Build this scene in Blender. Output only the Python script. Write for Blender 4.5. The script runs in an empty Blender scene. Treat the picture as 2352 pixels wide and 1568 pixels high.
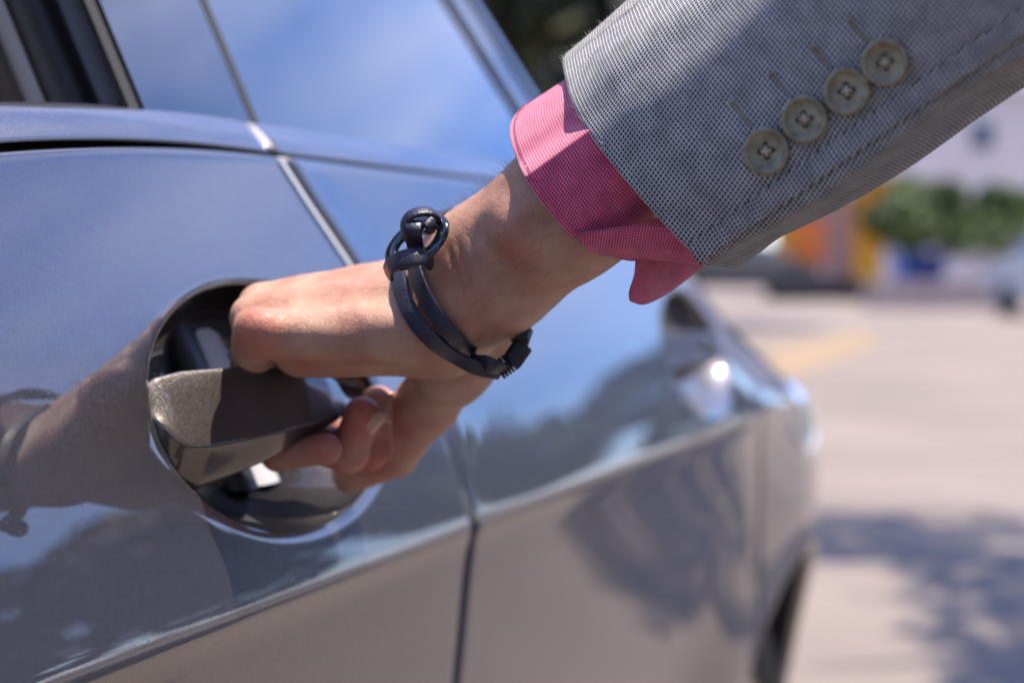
import bpy, math, random
import numpy as np
from mathutils import Vector, Matrix
from mathutils.bvhtree import BVHTree
random.seed(7); rng = np.random.default_rng(7)
S = bpy.context.scene
COL = S.collection

# ---------------------------------------------------------------- camera
F = 3920.0; PITCH = math.atan(184 / F)
CAM = np.array([0.0, 0.0, 1.0])
FW = np.array([0, math.cos(PITCH), -math.sin(PITCH)])
UP = np.array([0, math.sin(PITCH), math.cos(PITCH)])
RT = np.array([1.0, 0, 0])
def W(x, y, d):
    return CAM + d * (FW + (x - 1176) / F * RT - (y - 784) / F * UP)
cam_d = bpy.data.cameras.new('camera'); cam = bpy.data.objects.new('camera', cam_d); COL.objects.link(cam)
cam.location = CAM; cam.rotation_euler = (math.pi / 2 - PITCH, 0, 0)
cam_d.lens = 60; cam_d.sensor_width = 36; cam_d.clip_start = 0.02; cam_d.clip_end = 2000
cam_d.dof.use_dof = True; cam_d.dof.focus_distance = 0.618; cam_d.dof.aperture_fstop = 5.6
cam_d.dof.aperture_blades = 8
S.camera = cam

# ---------------------------------------------------------------- light
SUN = np.array([0.24, -0.02, 0.97]); SUN /= np.linalg.norm(SUN)
world = bpy.data.worlds.new('World'); S.world = world; world.use_nodes = True
wn = world.node_tree.nodes; wl = world.node_tree.links
bg = wn['Background']
sky = wn.new('ShaderNodeTexSky'); sky.sky_type = 'NISHITA'; sky.sun_disc = False
sky.sun_elevation = math.asin(SUN[2]); sky.sun_rotation = math.atan2(SUN[0], SUN[1])
sky.air_density = 1.0; sky.dust_density = 0.0; sky.ozone_density = 8.0
tint = wn.new('ShaderNodeMix'); tint.data_type = 'RGBA'; tint.blend_type = 'MULTIPLY'; tint.inputs['Factor'].default_value = 1
tint.inputs['B'].default_value = (.80, .88, 1.12, 1); wl.new(sky.outputs[0], tint.inputs['A']); 
_ct = wn.new('ShaderNodeTexCoord'); _cm = wn.new('ShaderNodeMapping'); _cm.inputs['Scale'].default_value = (1, 1, 2.6); _cm.inputs['Location'].default_value = (1.7, .4, .3); wl.new(_ct.outputs['Generated'], _cm.inputs[0])
_cn = wn.new('ShaderNodeTexNoise'); _cn.inputs['Scale'].default_value = 2.6; _cn.inputs['Detail'].default_value = 7; _cn.inputs['Roughness'].default_value = .55; wl.new(_cm.outputs[0], _cn.inputs['Vector'])
_cr = wn.new('ShaderNodeMapRange'); _cr.inputs['From Min'].default_value = .42; _cr.inputs['From Max'].default_value = .74; _cr.inputs['To Max'].default_value = .55; wl.new(_cn.outputs[0], _cr.inputs['Value'])
_cx = wn.new('ShaderNodeMix'); _cx.data_type = 'RGBA'; wl.new(_cr.outputs[0], _cx.inputs['Factor']); wl.new(tint.outputs['Result'], _cx.inputs['A']); _cx.inputs['B'].default_value = (8.5, 8.2, 9.4, 1)
wl.new(_cx.outputs['Result'], bg.inputs[0]); bg.inputs[1].default_value = 0.145
sl = bpy.data.lights.new('sun', 'SUN'); sl.energy = 5.0; sl.angle = math.radians(0.53); sl.color = (1, 0.90, 0.77)
so = bpy.data.objects.new('sun', sl); COL.objects.link(so)
so.rotation_euler = Vector(SUN).to_track_quat('Z', 'Y').to_euler()
S.view_settings.view_transform = 'Standard'; S.view_settings.look = 'None'
S.view_settings.exposure = 1.2; S.view_settings.gamma = 1; S.view_settings.use_curve_mapping = False
S.cycles.max_bounces = 8; S.cycles.transparent_max_bounces = 12

# ---------------------------------------------------------------- helpers
def tag(o, label=None, cat=None, group=None, kind=None):
    if label: o['label'] = label
    if cat: o['category'] = cat
    if group: o['group'] = group
    if kind: o['kind'] = kind
    return o
def empty(name, loc=(0, 0, 0), rz=0):
    o = bpy.data.objects.new(name, None); COL.objects.link(o)
    o.location = loc; o.rotation_euler = (0, 0, rz); o.empty_display_size = 0.1
    return o
def put(o, parent):
    """parent keeping world coordinates"""
    o.parent = parent
    if parent is not None:
        M = Matrix.Identity(4); p = parent; chain = []
        while p is not None:
            chain.append(p); p = p.parent
        for q in reversed(chain):
            M = M @ q.matrix_parent_inverse @ Matrix.LocRotScale(q.location, q.rotation_euler, q.scale)
        o.matrix_parent_inverse = M.inverted()
    return o
def obj(name, V, Fc, mat, parent=None, smooth=True, uv=None, mats=None, midx=None, world_coords=True):
    me = bpy.data.meshes.new(name)
    V = np.asarray(V, dtype=float)
    me.from_pydata(V.tolist(), [], [tuple(int(i) for i in f) for f in Fc])
    if smooth: me.polygons.foreach_set('use_smooth', [True] * len(me.polygons))
    for m in (mats or [mat]): me.materials.append(m)
    if midx is not None: me.polygons.foreach_set('material_index', [int(i) for i in midx])
    if uv is not None:
        L = me.uv_layers.new(name='UVMap')
        vi = np.empty(len(me.loops), dtype=np.int64); me.loops.foreach_get('vertex_index', vi)
        L.data.foreach_set('uv', np.asarray(uv)[vi].astype(np.float32).ravel())
    me.update()
    o = bpy.data.objects.new(name, me); COL.objects.link(o)
    if parent is not None:
        if world_coords: put(o, parent)
        else: o.parent = parent
    return o
def grid_faces(nu, nv, cu=False, off=0):
    f = []
    for i in range(nu if cu else nu - 1):
        i2 = (i + 1) % nu
        for j in range(nv - 1):
            f.append((off + i * nv + j, off + i2 * nv + j, off + i2 * nv + j + 1, off + i * nv + j + 1))
    return f
class MB:
    def __init__(s): s.V = []; s.F = []; s.M = []
    def add(s, V, Fc, m=0):
        o = len(s.V); s.V += [tuple(v) for v in V]; s.F += [tuple(i + o for i in f) for f in Fc]; s.M += [m] * len(Fc)
    def box(s, c, h, rz=0, m=0):
        c = np.array(c); ca, sa = math.cos(rz), math.sin(rz); V = []
        for a in (-1, 1):
            for b in (-1, 1):
                for e in (-1, 1):
                    x, y, z = a * h[0], b * h[1], e * h[2]
                    V.append(c + np.array([x * ca - y * sa, x * sa + y * ca, z]))
        s.add(V, [(0, 1, 3, 2), (4, 6, 7, 5), (0, 4, 5, 1), (2, 3, 7, 6), (0, 2, 6, 4), (1, 5, 7, 3)], m)
    def tube(s, P, R, n=8, m=0, caps=True):
        P = [np.array(p, float) for p in P]; V = []; k = len(P)
        if not hasattr(R, '__len__'): R = [R] * k
        ref = np.array([0.13, 0.31, 0.94])
        for i in range(k):
            t = P[min(i + 1, k - 1)] - P[max(i - 1, 0)]; t = t / (np.linalg.norm(t) + 1e-12)
            a = np.cross(t, ref)
            if np.linalg.norm(a) < 1e-3: a = np.cross(t, [1, 0, 0])
            a /= np.linalg.norm(a); b = np.cross(t, a)
            for j in range(n):
                q = 2 * math.pi * j / n
                V.append(P[i] + R[i] * (math.cos(q) * a + math.sin(q) * b))
        Fc = [(i * n + j, i * n + (j + 1) % n, (i + 1) * n + (j + 1) % n, (i + 1) * n + j) for i in range(k - 1) for j in range(n)]
        if caps: Fc += [tuple(range(n))[::-1], tuple((k - 1) * n + j for j in range(n))]
        s.add(V, Fc, m)
    def build(s, name, mats, parent=None, smooth=False, wc=True):
        if not isinstance(mats, (list, tuple)): mats = [mats]
        return obj(name, s.V, s.F, None, parent, smooth, mats=mats, midx=s.M, world_coords=wc)

# ---------------------------------------------------------------- material helpers
def mat(name, col=(.5, .5, .5), rough=.5, metal=0, **kw):
    m = bpy.data.materials.new(name); m.use_nodes = True
    b = m.node_tree.nodes['Principled BSDF']
    b.inputs['Base Color'].default_value = (*col, 1); b.inputs['Roughness'].default_value = rough; b.inputs['Metallic'].default_value = metal
    for k, v in kw.items():
        b.inputs[k.replace('_', ' ')].default_value = v
    return m
def N(m, t, **kw):
    n = m.node_tree.nodes.new(t)
    for k, v in kw.items(): setattr(n, k, v)
    return n
def L(m, a, b): m.node_tree.links.new(a, b)
def bsdf(m): return m.node_tree.nodes['Principled BSDF']
def noise_mix(m, c1, c2, scale, detail=4, coord='Object', lo=.35, hi=.65):
    tc = N(m, 'ShaderNodeTexCoord'); no = N(m, 'ShaderNodeTexNoise'); no.inputs['Scale'].default_value = scale; no.inputs['Detail'].default_value = detail
    L(m, tc.outputs[coord], no.inputs['Vector'])
    r = N(m, 'ShaderNodeValToRGB'); r.color_ramp.elements[0].position = lo; r.color_ramp.elements[1].position = hi
    r.color_ramp.elements[0].color = (*c1, 1); r.color_ramp.elements[1].color = (*c2, 1)
    L(m, no.outputs[0], r.inputs[0]); L(m, r.outputs[0], bsdf(m).inputs['Base Color'])
    return no, r
def add_bump(m, scale, strength, dist, detail=4, coord='Object'):
    tc = N(m, 'ShaderNodeTexCoord'); no = N(m, 'ShaderNodeTexNoise'); no.inputs['Scale'].default_value = scale; no.inputs['Detail'].default_value = detail
    L(m, tc.outputs[coord], no.inputs['Vector'])
    bp = N(m, 'ShaderNodeBump'); bp.inputs['Strength'].default_value = strength; bp.inputs['Distance'].default_value = dist
    L(m, no.outputs[0], bp.inputs['Height']); L(m, bp.outputs[0], bsdf(m).inputs['Normal'])
    return bp

# metallic paint: flake normals under a clear coat
def paint(name, col, flake=900.0, amt=.35, rough=.32):
    m = mat(name, col, rough, .9, Coat_Weight=1.0, Coat_Roughness=.02, Coat_IOR=1.8)
    tc = N(m, 'ShaderNodeTexCoord'); vo = N(m, 'ShaderNodeTexVoronoi'); vo.inputs['Scale'].default_value = flake
    L(m, tc.outputs['Object'], vo.inputs['Vector'])
    g = N(m, 'ShaderNodeNewGeometry')
    sub = N(m, 'ShaderNodeVectorMath', operation='SUBTRACT'); L(m, vo.outputs['Color'], sub.inputs[0]); sub.inputs[1].default_value = (.5, .5, .5)
    sc = N(m, 'ShaderNodeVectorMath', operation='SCALE'); L(m, sub.outputs[0], sc.inputs[0]); sc.inputs['Scale'].default_value = amt
    ad = N(m, 'ShaderNodeVectorMath', operation='ADD'); L(m, g.outputs['Normal'], ad.inputs[0]); L(m, sc.outputs[0], ad.inputs[1])
    no = N(m, 'ShaderNodeVectorMath', operation='NORMALIZE'); L(m, ad.outputs[0], no.inputs[0])
    L(m, no.outputs[0], bsdf(m).inputs['Normal'])
    # faint orange peel and swirl on the coat
    n2 = N(m, 'ShaderNodeTexNoise'); n2.inputs['Scale'].default_value = 60; n2.inputs['Detail'].default_value = 2
    L(m, tc.outputs['Object'], n2.inputs['Vector'])
    bp = N(m, 'ShaderNodeBump'); bp.inputs['Strength'].default_value = .02; bp.inputs['Distance'].default_value = .001
    L(m, n2.outputs[0], bp.inputs['Height']); L(m, bp.outputs[0], bsdf(m).inputs['Coat Normal'])
    # dust film changes roughness a little
    n3 = N(m, 'ShaderNodeTexNoise'); n3.inputs['Scale'].default_value = 14; n3.inputs['Detail'].default_value = 6
    L(m, tc.outputs['Object'], n3.inputs['Vector'])
    mr = N(m, 'ShaderNodeMapRange'); mr.inputs['From Min'].default_value = .35; mr.inputs['From Max'].default_value = .75
    mr.inputs['To Min'].default_value = .012; mr.inputs['To Max'].default_value = .035
    L(m, n3.outputs[0], mr.inputs['Value'])
    n5 = N(m, 'ShaderNodeTexNoise'); n5.inputs['Scale'].default_value = 420; n5.inputs['Detail'].default_value = 3; L(m, tc.outputs['Object'], n5.inputs['Vector'])
    m5 = N(m, 'ShaderNodeMapRange'); m5.inputs['From Min'].default_value = .60; m5.inputs['From Max'].default_value = .70; m5.inputs['To Max'].default_value = .12; L(m, n5.outputs[0], m5.inputs['Value'])
    a5 = N(m, 'ShaderNodeMath', operation='ADD'); L(m, mr.outputs[0], a5.inputs[0]); L(m, m5.outputs[0], a5.inputs[1]); L(m, a5.outputs[0], bsdf(m).inputs['Coat Roughness'])
    return m
M_paint = paint('metallic_grey_paint', (.088, .087, .104), 2000, .25, .46)
M_recess_shade = paint('recess_shade_paint', (.018, .015, .015), 2600, .30, .45)  # door paint made darker: the bowl's shade is put into the colour
M_handle = paint('metallic_handle_paint', (.085, .075, .072), 3000, .24, .48)
M_black = mat('black_trim', (.012, .012, .013), .45)
M_gloss = mat('gloss_black_pillar', (.006, .007, .010), .03, 0, IOR=1.6, Coat_Weight=1.0, Coat_IOR=1.5, Coat_Roughness=.0)
M_rubber = mat('rubber', (.02, .02, .02), .7)
M_glass = mat('tinted_glass', (.75, .82, .85), .0, 0, Transmission_Weight=1.0, IOR=1.5)
M_greytrim = mat('grey_pillar_trim', (.42, .42, .44), .5)
M_seat = mat('ribbed_seat_fabric', (.07, .068, .066), .85)

bsdf(M_recess_shade).inputs['Coat Weight'].default_value = .4; bsdf(M_handle).inputs['Coat Weight'].default_value = .6
# ---------------------------------------------------------------- car side surface
TH = math.radians(20.9); CT, ST = math.cos(TH), math.sin(TH)
def C(s, n, z):
    s = np.asarray(s, float); n = np.asarray(n, float); z = np.asarray(z, float)
    return np.stack([-.1 + ST * s + CT * n, .68 + CT * s - ST * n, z + 0 * s], -1)
_zt = np.linspace(.25, 1.2, 3801)
_sl = np.interp(_zt, [.25, .45, .70, .80, .845, .8595, .8605, .87, .90, .95, 1.0, 1.05, 1.2],
                [.14, .09, .12, .15, .20, .45, -.18, -.26, -.32, -.37, -.38, -.39, -.40])
_k = np.exp(-(np.arange(-24, 25) * .00025 / .0017) ** 2 / 2); _k /= _k.sum()
_sl = np.convolve(np.pad(_sl, 24, mode='edge'), _k, 'valid')
_nn = np.cumsum(_sl) * (_zt[1] - _zt[0]); _nn -= np.interp(.863, _zt, _nn)
def surf(s, z):
    s = np.asarray(s, float); z = np.asarray(z, float)
    n = np.interp(z, _zt, _nn)
    n = n - .012 * np.clip(-s, 0, 2) ** 2
    n = n - .42 * np.clip(s - 1.10, 0, 3) ** 2 - 2.2 * np.clip(s - 1.5, 0, 3) ** 2
    d = np.hypot(s - 1.16, z - .33)
    n = n + .022 * np.exp(-((d - .37) / .11) ** 2) * (z > .2)
    # shoulder over the rear wheel drops away toward the tail
    n = n - .9 * np.clip(s - .70, 0, 2) ** 2 * np.clip((z - .76) / .29, 0, 1.4) ** 2
    return n
def shut(z):
    return np.interp(z, [.25, .5, .70, .80, .866, .92, .96, 1.0, 1.03, 1.055, 1.10, 1.3],
                     [.225, .240, .240, .232, .2215, .212, .197, .172, .150, .134, .150, .15])
def gapz(s):
    s = np.asarray(s, float)
    return 1.0515 - .27 * np.clip(.12 - s, 0, .25) ** 2 - .09 * np.clip(.12 - s - .25, 0, 2) - .05 * np.clip(s - .45, 0, 2) ** 1.5
EC, EA, EB = (.058, .9370), .097, .0530

car = empty('parked_car', (float(C(.3, -.9, 0)[0]), float(C(.3, -.9, 0)[1]), 0))
tag(car, 'dark metallic grey car with the gripped front door handle, filling the left side', 'car')
front_door = None
def ellipse_r(s, z): return np.hypot((s - EC[0]) / EA, (z - EC[1]) / EB)
def rim_surf(s, z):
    r = ellipse_r(s, z); d = np.clip(r - 1, 0, 9) * EB
    return surf(s, z) - .0016 * np.exp(-(d / .0016) ** 1.0)

# front door skin: polar mesh about the handle bowl
SF = -.92
def outline(ang):
    lo = np.zeros_like(ang); hi = np.full_like(ang, 2.5)
    ca, sa = np.cos(ang), np.sin(ang)
    for _ in range(50):
        mid = (lo + hi) / 2; s = EC[0] + ca * mid; z = EC[1] + sa * mid
        ok = (s > SF) & (s < shut(z) - .0010) & (z > .33) & (z < gapz(s) - .0009)
        lo = np.where(ok, mid, lo); hi = np.where(ok, hi, mid)
    return lo
ang = np.linspace(-math.pi, math.pi, 960, endpoint=False)
zc = gapz(.128) - .0009
extra = [math.atan2(zc - EC[1], shut(zc) - .0016 - EC[0]), math.atan2(gapz(SF) - .0015 - EC[1], SF - EC[0]),
         math.atan2(.33 - EC[1], SF - EC[0]), math.atan2(.33 - EC[1], shut(.33) - .0010 - EC[0])]
ang = np.sort(np.concatenate([ang, extra]))
ce = 1 / np.hypot(np.cos(ang) / EA, np.sin(ang) / EB)
R = outline(ang)
nr = 210
V = []; rows = []
tt = np.linspace(0, 1, nr)
small = np.array([0, .0005, .001, .0017, .0026, .004, .006, .009])
for a_, r0, r1 in zip(ang, ce, R):
    rr = r0 + small
    rest = r0 + .009 + (r1 - .0015 - r0 - .009) * tt[1:] ** 1.35
    rest = rest[rest < r1 - .014]
    rest = np.concatenate([rest, np.full(nr - 1 - len(rest), 0.)]) if False else rest
    rest = np.interp(np.linspace(0, 1, nr), np.linspace(0, 1, len(rest)), rest)
    rr = np.concatenate([rr, rest, r1 - np.array([.012, .009, .0065, .0045, .003, .002, .0012, .0006, 0, 0])])
    s = EC[0] + np.cos(a_) * rr; z = EC[1] + np.sin(a_) * rr
    n = rim_surf(s, z)
    n = n - .0014 * np.exp(-(r1 - rr) / .0010)
    n[-1] -= .014
    rows.append(C(s, n, z))
V = np.concatenate(rows); nv = len(rr)
front_door = obj('front_door', V, grid_faces(len(ang), nv, True), M_paint, car)
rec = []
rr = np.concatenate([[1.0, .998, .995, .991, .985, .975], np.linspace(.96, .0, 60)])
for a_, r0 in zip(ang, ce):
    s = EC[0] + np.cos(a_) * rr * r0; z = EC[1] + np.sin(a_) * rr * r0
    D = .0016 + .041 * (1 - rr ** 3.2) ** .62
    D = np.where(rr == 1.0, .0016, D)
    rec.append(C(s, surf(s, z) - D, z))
handle_recess = obj('handle_recess', np.concatenate(rec), grid_faces(len(ang), len(rr), True), M_recess_shade, front_door)

def panel(name, sfun0, sfun1, zf0, zf1, nu, nv_, mt, parent, inset=0.0, nfun=surf, flange=True, pw=1.0):
    """sheet in (s, z): edges rounded and folded in"""
    u = np.linspace(0, 1, nu) ** pw; v = np.linspace(0, 1, nv_)
    eu = np.concatenate([[-2, -1], u, [2, 1]]) if False else u
    P = np.zeros((nu, nv_, 3))
    for j, vv in enumerate(v):
        z0 = zf0(0.5 * (sfun0(.8) + sfun1(.8))) * (1 - vv) + zf1(.5) * vv
        s = sfun0(z0) + (sfun1(z0) - sfun0(z0)) * u
        z = zf0(s) + (zf1(s) - zf0(s)) * vv
        s = sfun0(z) + (sfun1(z) - sfun0(z)) * u
        n = nfun(s, z) - inset
        P[:, j] = np.stack([s, n, z], -1)
    if flange:
        def fold(A, inner, d):  # A edge row, inner neighbour row
            B = A.copy(); B[:, 1] -= d; return B
        top = fold(P[:, -1], None, .014)[:, None]; bot = fold(P[:, 0], None, .014)[:, None]
        P[:, -1, 1] -= .0008; P[:, 0, 1] -= .0008
        P = np.concatenate([bot, P, top], 1)
        l = P[0].copy(); l[:, 1] -= .014; r = P[-1].copy(); r[:, 1] -= .014
        P[0, :, 1] -= .0010; P[-1, :, 1] -= .0010
        P = np.concatenate([l[None], P, r[None]], 0)
    a, b = P.shape[:2]
    Q = C(P[..., 0].ravel(), P[..., 1].ravel(), P[..., 2].ravel())
    return obj(name, Q, grid_faces(a, b), mt, parent)
WC_, WR = (1.16, .33), .375
def zlow(s):
    s = np.asarray(s, float); d = WR ** 2 - (s - WC_[0]) ** 2
    return np.maximum(.33, WC_[1] + np.sqrt(np.clip(d, 0, 9)))
def cst(v): return lambda q: v + 0 * np.asarray(q, float)
rear_door = None
# rear door with its own handle bowl (blurred, cheaper grid)
RC = (.765, .925)
def surf_r(s, z):
    r = np.hypot((s - RC[0]) / .10, (z - RC[1]) / .050)
    return surf(s, z) - .040 * np.clip(1 - r ** 3, 0, 1) ** .6 + .0040 * np.exp(-np.clip(s - shut(z), 0, 1) / .03) * np.clip((z - .86) / .08, 0, 1) - .0050 * np.exp(-(np.clip(s - shut(z) - .0018, 0, 1) / .0040) ** 1.3)
rear_door = panel('rear_door', lambda z: shut(z) + .0011, cst(.945), zlow, lambda s: gapz(s) - .0009, 260, 240, M_paint, car, nfun=surf_r, pw=1.25)
rear_fender = panel('rear_fender', cst(.950), cst(1.72), zlow, lambda s: gapz(s) + .02 - .35 * np.clip(np.asarray(s) - 1.1, 0, 2), 160, 90, M_paint, car)
sill = panel('side_sill', cst(SF), cst(.76), cst(.20), cst(.326), 60, 8, M_paint, car)
fw = panel('front_fender', cst(-1.9), cst(SF - .005), cst(.33), lambda s: gapz(s) - .01, 60, 60, M_paint, car)

# belt strips between door skin and glass
def belt_n(s, z):
    g = gapz(s) ; h = np.clip((z - g) / .017, 0, 1)
    return surf(s, g) - .0003 - .014 * h - .005 * h ** 3
belt_f = panel('belt_moulding', cst(SF), lambda z: shut(z + 0) - .0015, lambda s: gapz(s) + .0009, lambda s: gapz(s) + .017, 160, 16, M_paint, front_door, nfun=belt_n)
belt_r = panel('belt_moulding', lambda z: shut(z) + .0011, cst(.80), lambda s: gapz(s) + .0009, lambda s: gapz(s) + .017, 120, 16, M_paint, rear_door, nfun=belt_n)
# dark seal behind every gap
def seal_n(s, z): return surf(s, np.minimum(z, gapz(s))) - .020
obj_seal = panel('gap_seal', cst(SF - .1), cst(.98), cst(.40), lambda s: gapz(s) + .018, 120, 60, M_black, car, nfun=lambda s, z: np.where(ellipse_r(s, z) < 1.25, surf(s, z) - .060, np.where(np.hypot((s - RC[0]) / .13, (z - RC[1]) / .08) < 1, surf(s, z) - .06, surf(s, z) - .020)), flange=False)

# added pale strip: a painted glint along the front door's rear edge
M_glint = mat('painted_edge_glint', (.55, .55, .56), .42, .3)
panel('edge_glint_strip', lambda z: shut(z) - .0048, lambda z: shut(z) - .0009, lambda s: .935 + 0 * np.asarray(s), lambda s: gapz(s) - .0030, 9, 90, M_glint, front_door, inset=-.0012, flange=False)
# greenhouse: side leans in
TUM = .47
def glass_n(s, z): return surf(s, gapz(s)) - .0215 - TUM * (z - gapz(s) - .015) - .25 * np.clip(z - 1.2, 0, 1) ** 2
def gtop(s): return 1.46 - .10 * (np.asarray(s, float) - .1) ** 2
def g_panel(name, s0, s1, mt, parent, z0=.0155, out=0.0, z1=None, nu=30, nv2=30, fl=False):
    return panel(name, s0, s1, lambda s: gapz(s) + z0, (z1 or gtop), nu, nv2, mt, parent, inset=-out, nfun=glass_n, flange=fl)
g_panel('window_seal', cst(.040), cst(.048), M_rubber, front_door, out=.001)
g_panel('pillar_cover', lambda z: .050 + 0 * np.asarray(z), lambda z: .1445 + 0 * np.asarray(z), M_gloss, front_door, out=.0025)
g_panel('window_seal', lambda z: .1485 + 0 * np.asarray(z), lambda z: .156 + 0 * np.asarray(z), M_rubber, rear_door, out=.001)
def cp(z): return .66 - .62 * (np.asarray(z, float) - 1.07)
M_glass_r = mat('rear_glass', (.012, .016, .020), .0, 0, IOR=1.8, Coat_Weight=1.0, Coat_IOR=1.6, Coat_Roughness=.0)
g_panel('window_glass', lambda z: .156 + 0 * np.asarray(z), lambda z: cp(z) - .075, M_glass_r, rear_door, out=.001)
g_panel('window_seal', lambda z: cp(z) - .075, lambda z: cp(z) - .05, M_black, rear_door, out=.003)
g_panel('quarter_glass', lambda z: cp(z) - .05, lambda z: cp(z) - .012, M_glass_r, rear_door, out=.001)
def cpn(s, z): return glass_n(s, z) - 1.3 * np.clip(s - cp(z), 0, 2) ** 1.3
panel('rear_pillar', lambda z: cp(z) - .012, lambda z: cp(z) + .16, lambda s: gapz(.7) + .012 + 0 * np.asarray(s), gtop, 30, 30, M_paint, car, nfun=cpn, inset=-.004, flange=False)
# tail deck, roof, far side so that the cabin is closed and dark
mb = MB()
def q(sn):
    return [C(*p) for p in sn]
# roof and rear deck
mb.add(q([(-.75, -.30, 1.455), (.62, -.30, 1.42), (.62, -1.3, 1.42), (-.75, -1.3, 1.455), (1.15, -.32, 1.10), (1.15, -1.25, 1.10), (1.72, -.40, .93), (1.72, -1.2, .93), (1.76, -.42, .45), (1.76, -1.2, .45)]),
       [(0, 1, 2, 3), (1, 4, 5, 2), (4, 6, 7, 5), (6, 8, 9, 7)])
mb.build('roof', M_paint, car)
mb = MB()
mb.add(q([(-.9, -1.62, .3), (1.7, -1.62, .3), (1.7, -1.62, 1.0), (-.9, -1.62, 1.0)]), [(0, 1, 2, 3)])
mb.add(q([(-.9, -.06, .28), (1.7, -.06, .28), (1.7, -1.62, .28), (-.9, -1.62, .28)]), [(0, 1, 2, 3)])
mb.add(q([(-.9, -.12, .32), (1.1, -.12, .32), (1.1, -.12, 1.02), (-.9, -.09, 1.02)]), [(0, 1, 2, 3)])
mb.build('underbody', M_black, car)
# deck between fender top and centre
fd = MB()
ss = np.linspace(.66, 1.72, 14)
A = C(ss, surf(ss, gapz(ss)) - .012, gapz(ss) + .02 - .35 * np.clip(ss - 1.1, 0, 2)); B = C(ss, -.45 + 0 * ss, gapz(ss) + .045 - .22 * np.clip(ss - 1.0, 0, 2))
fd.add(list(A) + list(B), [(i, i + 1, i + 15, i + 14) for i in range(13)])
fd.build('rear_deck', M_paint, car, smooth=True)
# cabin: seat, belt, inner pillar trim
def cab(name, pts_sn, z0, z1, mt, r=.02, rows=24, lean=TUM, parent=car):
    """lofted column following the lean of the glass"""
    V = []; m = len(pts_sn)
    for i in range(rows):
        z = z0 + (z1 - z0) * i / (rows - 1)
        for (s, n) in pts_sn: V.append(C(s, n - lean * (z - 1.07), z))
    return obj(name, V, [(i * m + j, i * m + (j + 1) % m, (i + 1) * m + (j + 1) % m, (i + 1) * m + j) for i in range(rows - 1) for j in range(m)], mt, parent)
def rring(cs, cn, a, b, k=20, p=2.6):
    return [(cs + a * abs(math.cos(t)) ** (2 / p) * np.sign(math.cos(t)), cn + b * abs(math.sin(t)) ** (2 / p) * np.sign(math.sin(t))) for t in np.linspace(0, 2 * math.pi, k, endpoint=False)]
cab('inner_pillar_trim', rring(.078, -.140, .018, .022), .9, 1.45, M_greytrim)
cab('inner_seal', rring(.058, -.128, .010, .012), .9, 1.45, M_black)
# seat back with ribbed side
V = []; nh, nw = 260, 14
for i in range(nh):
    z = .75 + .62 * i / (nh - 1); bulge = .004 * math.sin((z) * 2 * math.pi / .011)
    for j in range(nw):
        t = j / (nw - 1) * math.pi
        V.append(C(.065 + .10 * -math.cos(t) - .16 * (z - 1.1) * -1, -.26 + (.045 + bulge * .35) * math.sin(t) - .25 * (z - 1.07), z))
    V.append(C(.04, -.6, z))
nw += 1
seat = obj('front_seat', V, [(i * nw + j, i * nw + (j + 1) % nw, (i + 1) * nw + (j + 1) % nw, (i + 1) * nw + j) for i in range(nh - 1) for j in range(nw)], M_seat, car)

# wheel
M_rim = mat('alloy_rim', (.55, .55, .56), .25, 1.0)
def wheel(sc, nc):
    m = MB(); K = 48
    prof = [(.24, -.09), (.30, -.105), (.325, -.09), (.33, -.05), (.33, .05), (.325, .09), (.30, .105), (.24, .09)]
    V = []
    for i in range(K):
        a = 2 * math.pi * i / K
        for r, w in prof: V.append(C(sc + r * math.cos(a), nc + w, .33 + r * math.sin(a)))
    m.add(V, [(i * 8 + j, ((i + 1) % K) * 8 + j, ((i + 1) % K) * 8 + (j + 1) % 8, i * 8 + (j + 1) % 8) for i in range(K) for j in range(8)])
    w = empty('wheel', tuple(C(sc, nc, .33))); put(w, car)
    m.build('tyre', M_rubber, w, True)
    m = MB()
    for k in range(5):
        a = 2 * math.pi * k / 5
        m.tube([C(sc, nc + .07, .33), C(sc + .12 * math.cos(a), nc + .085, .33 + .12 * math.sin(a)), C(sc + .24 * math.cos(a), nc + .08, .33 + .24 * math.sin(a))], [.035, .022, .018], 8)
    m.tube([C(sc + .245 * math.cos(a), nc + .08, .33 + .245 * math.sin(a)) for a in np.linspace(0, 2 * math.pi, 41)], .012, 6)
    m.build('rim', M_rim, w, True)
wheel(1.16, -.19); wheel(-1.55, -.16)
# wheel well
V = []; al = np.linspace(-.05, math.pi + .05, 40)
for a in al:
    s = WC_[0] - WR * math.cos(a); z = WC_[1] + WR * math.sin(a)
    V += [C(s, surf(s, z) - .010, z), C(s, -.40, z)]
mb = MB(); mb.add(V, [(2 * i, 2 * i + 1, 2 * i + 3, 2 * i + 2) for i in range(39)])
mb.add([C(.7, -.40, .2), C(1.6, -.40, .2), C(1.6, -.40, .8), C(.7, -.40, .8)], [(0, 1, 2, 3)])
mb.build('wheel_well', M_black, car)
# tail lamp wrapping round the corner
M_lamp = mat('clear_lamp', (.75, .75, .78), .06, .7, Coat_Weight=1.0)
V = []
for i in range(16):
    for j in range(10):
        s = 1.18 + .20 * i / 15; z = .78 + .10 * j / 9
        e = max(0, 1 - ((i - 7.5) / 7.5) ** 4) * max(0, 1 - ((j - 4.5) / 4.5) ** 4)
        V.append(C(s, surf(s, z) - .003 + .015 * e, z))
obj('tail_lamp', V, grid_faces(16, 10), M_lamp, car)

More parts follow.
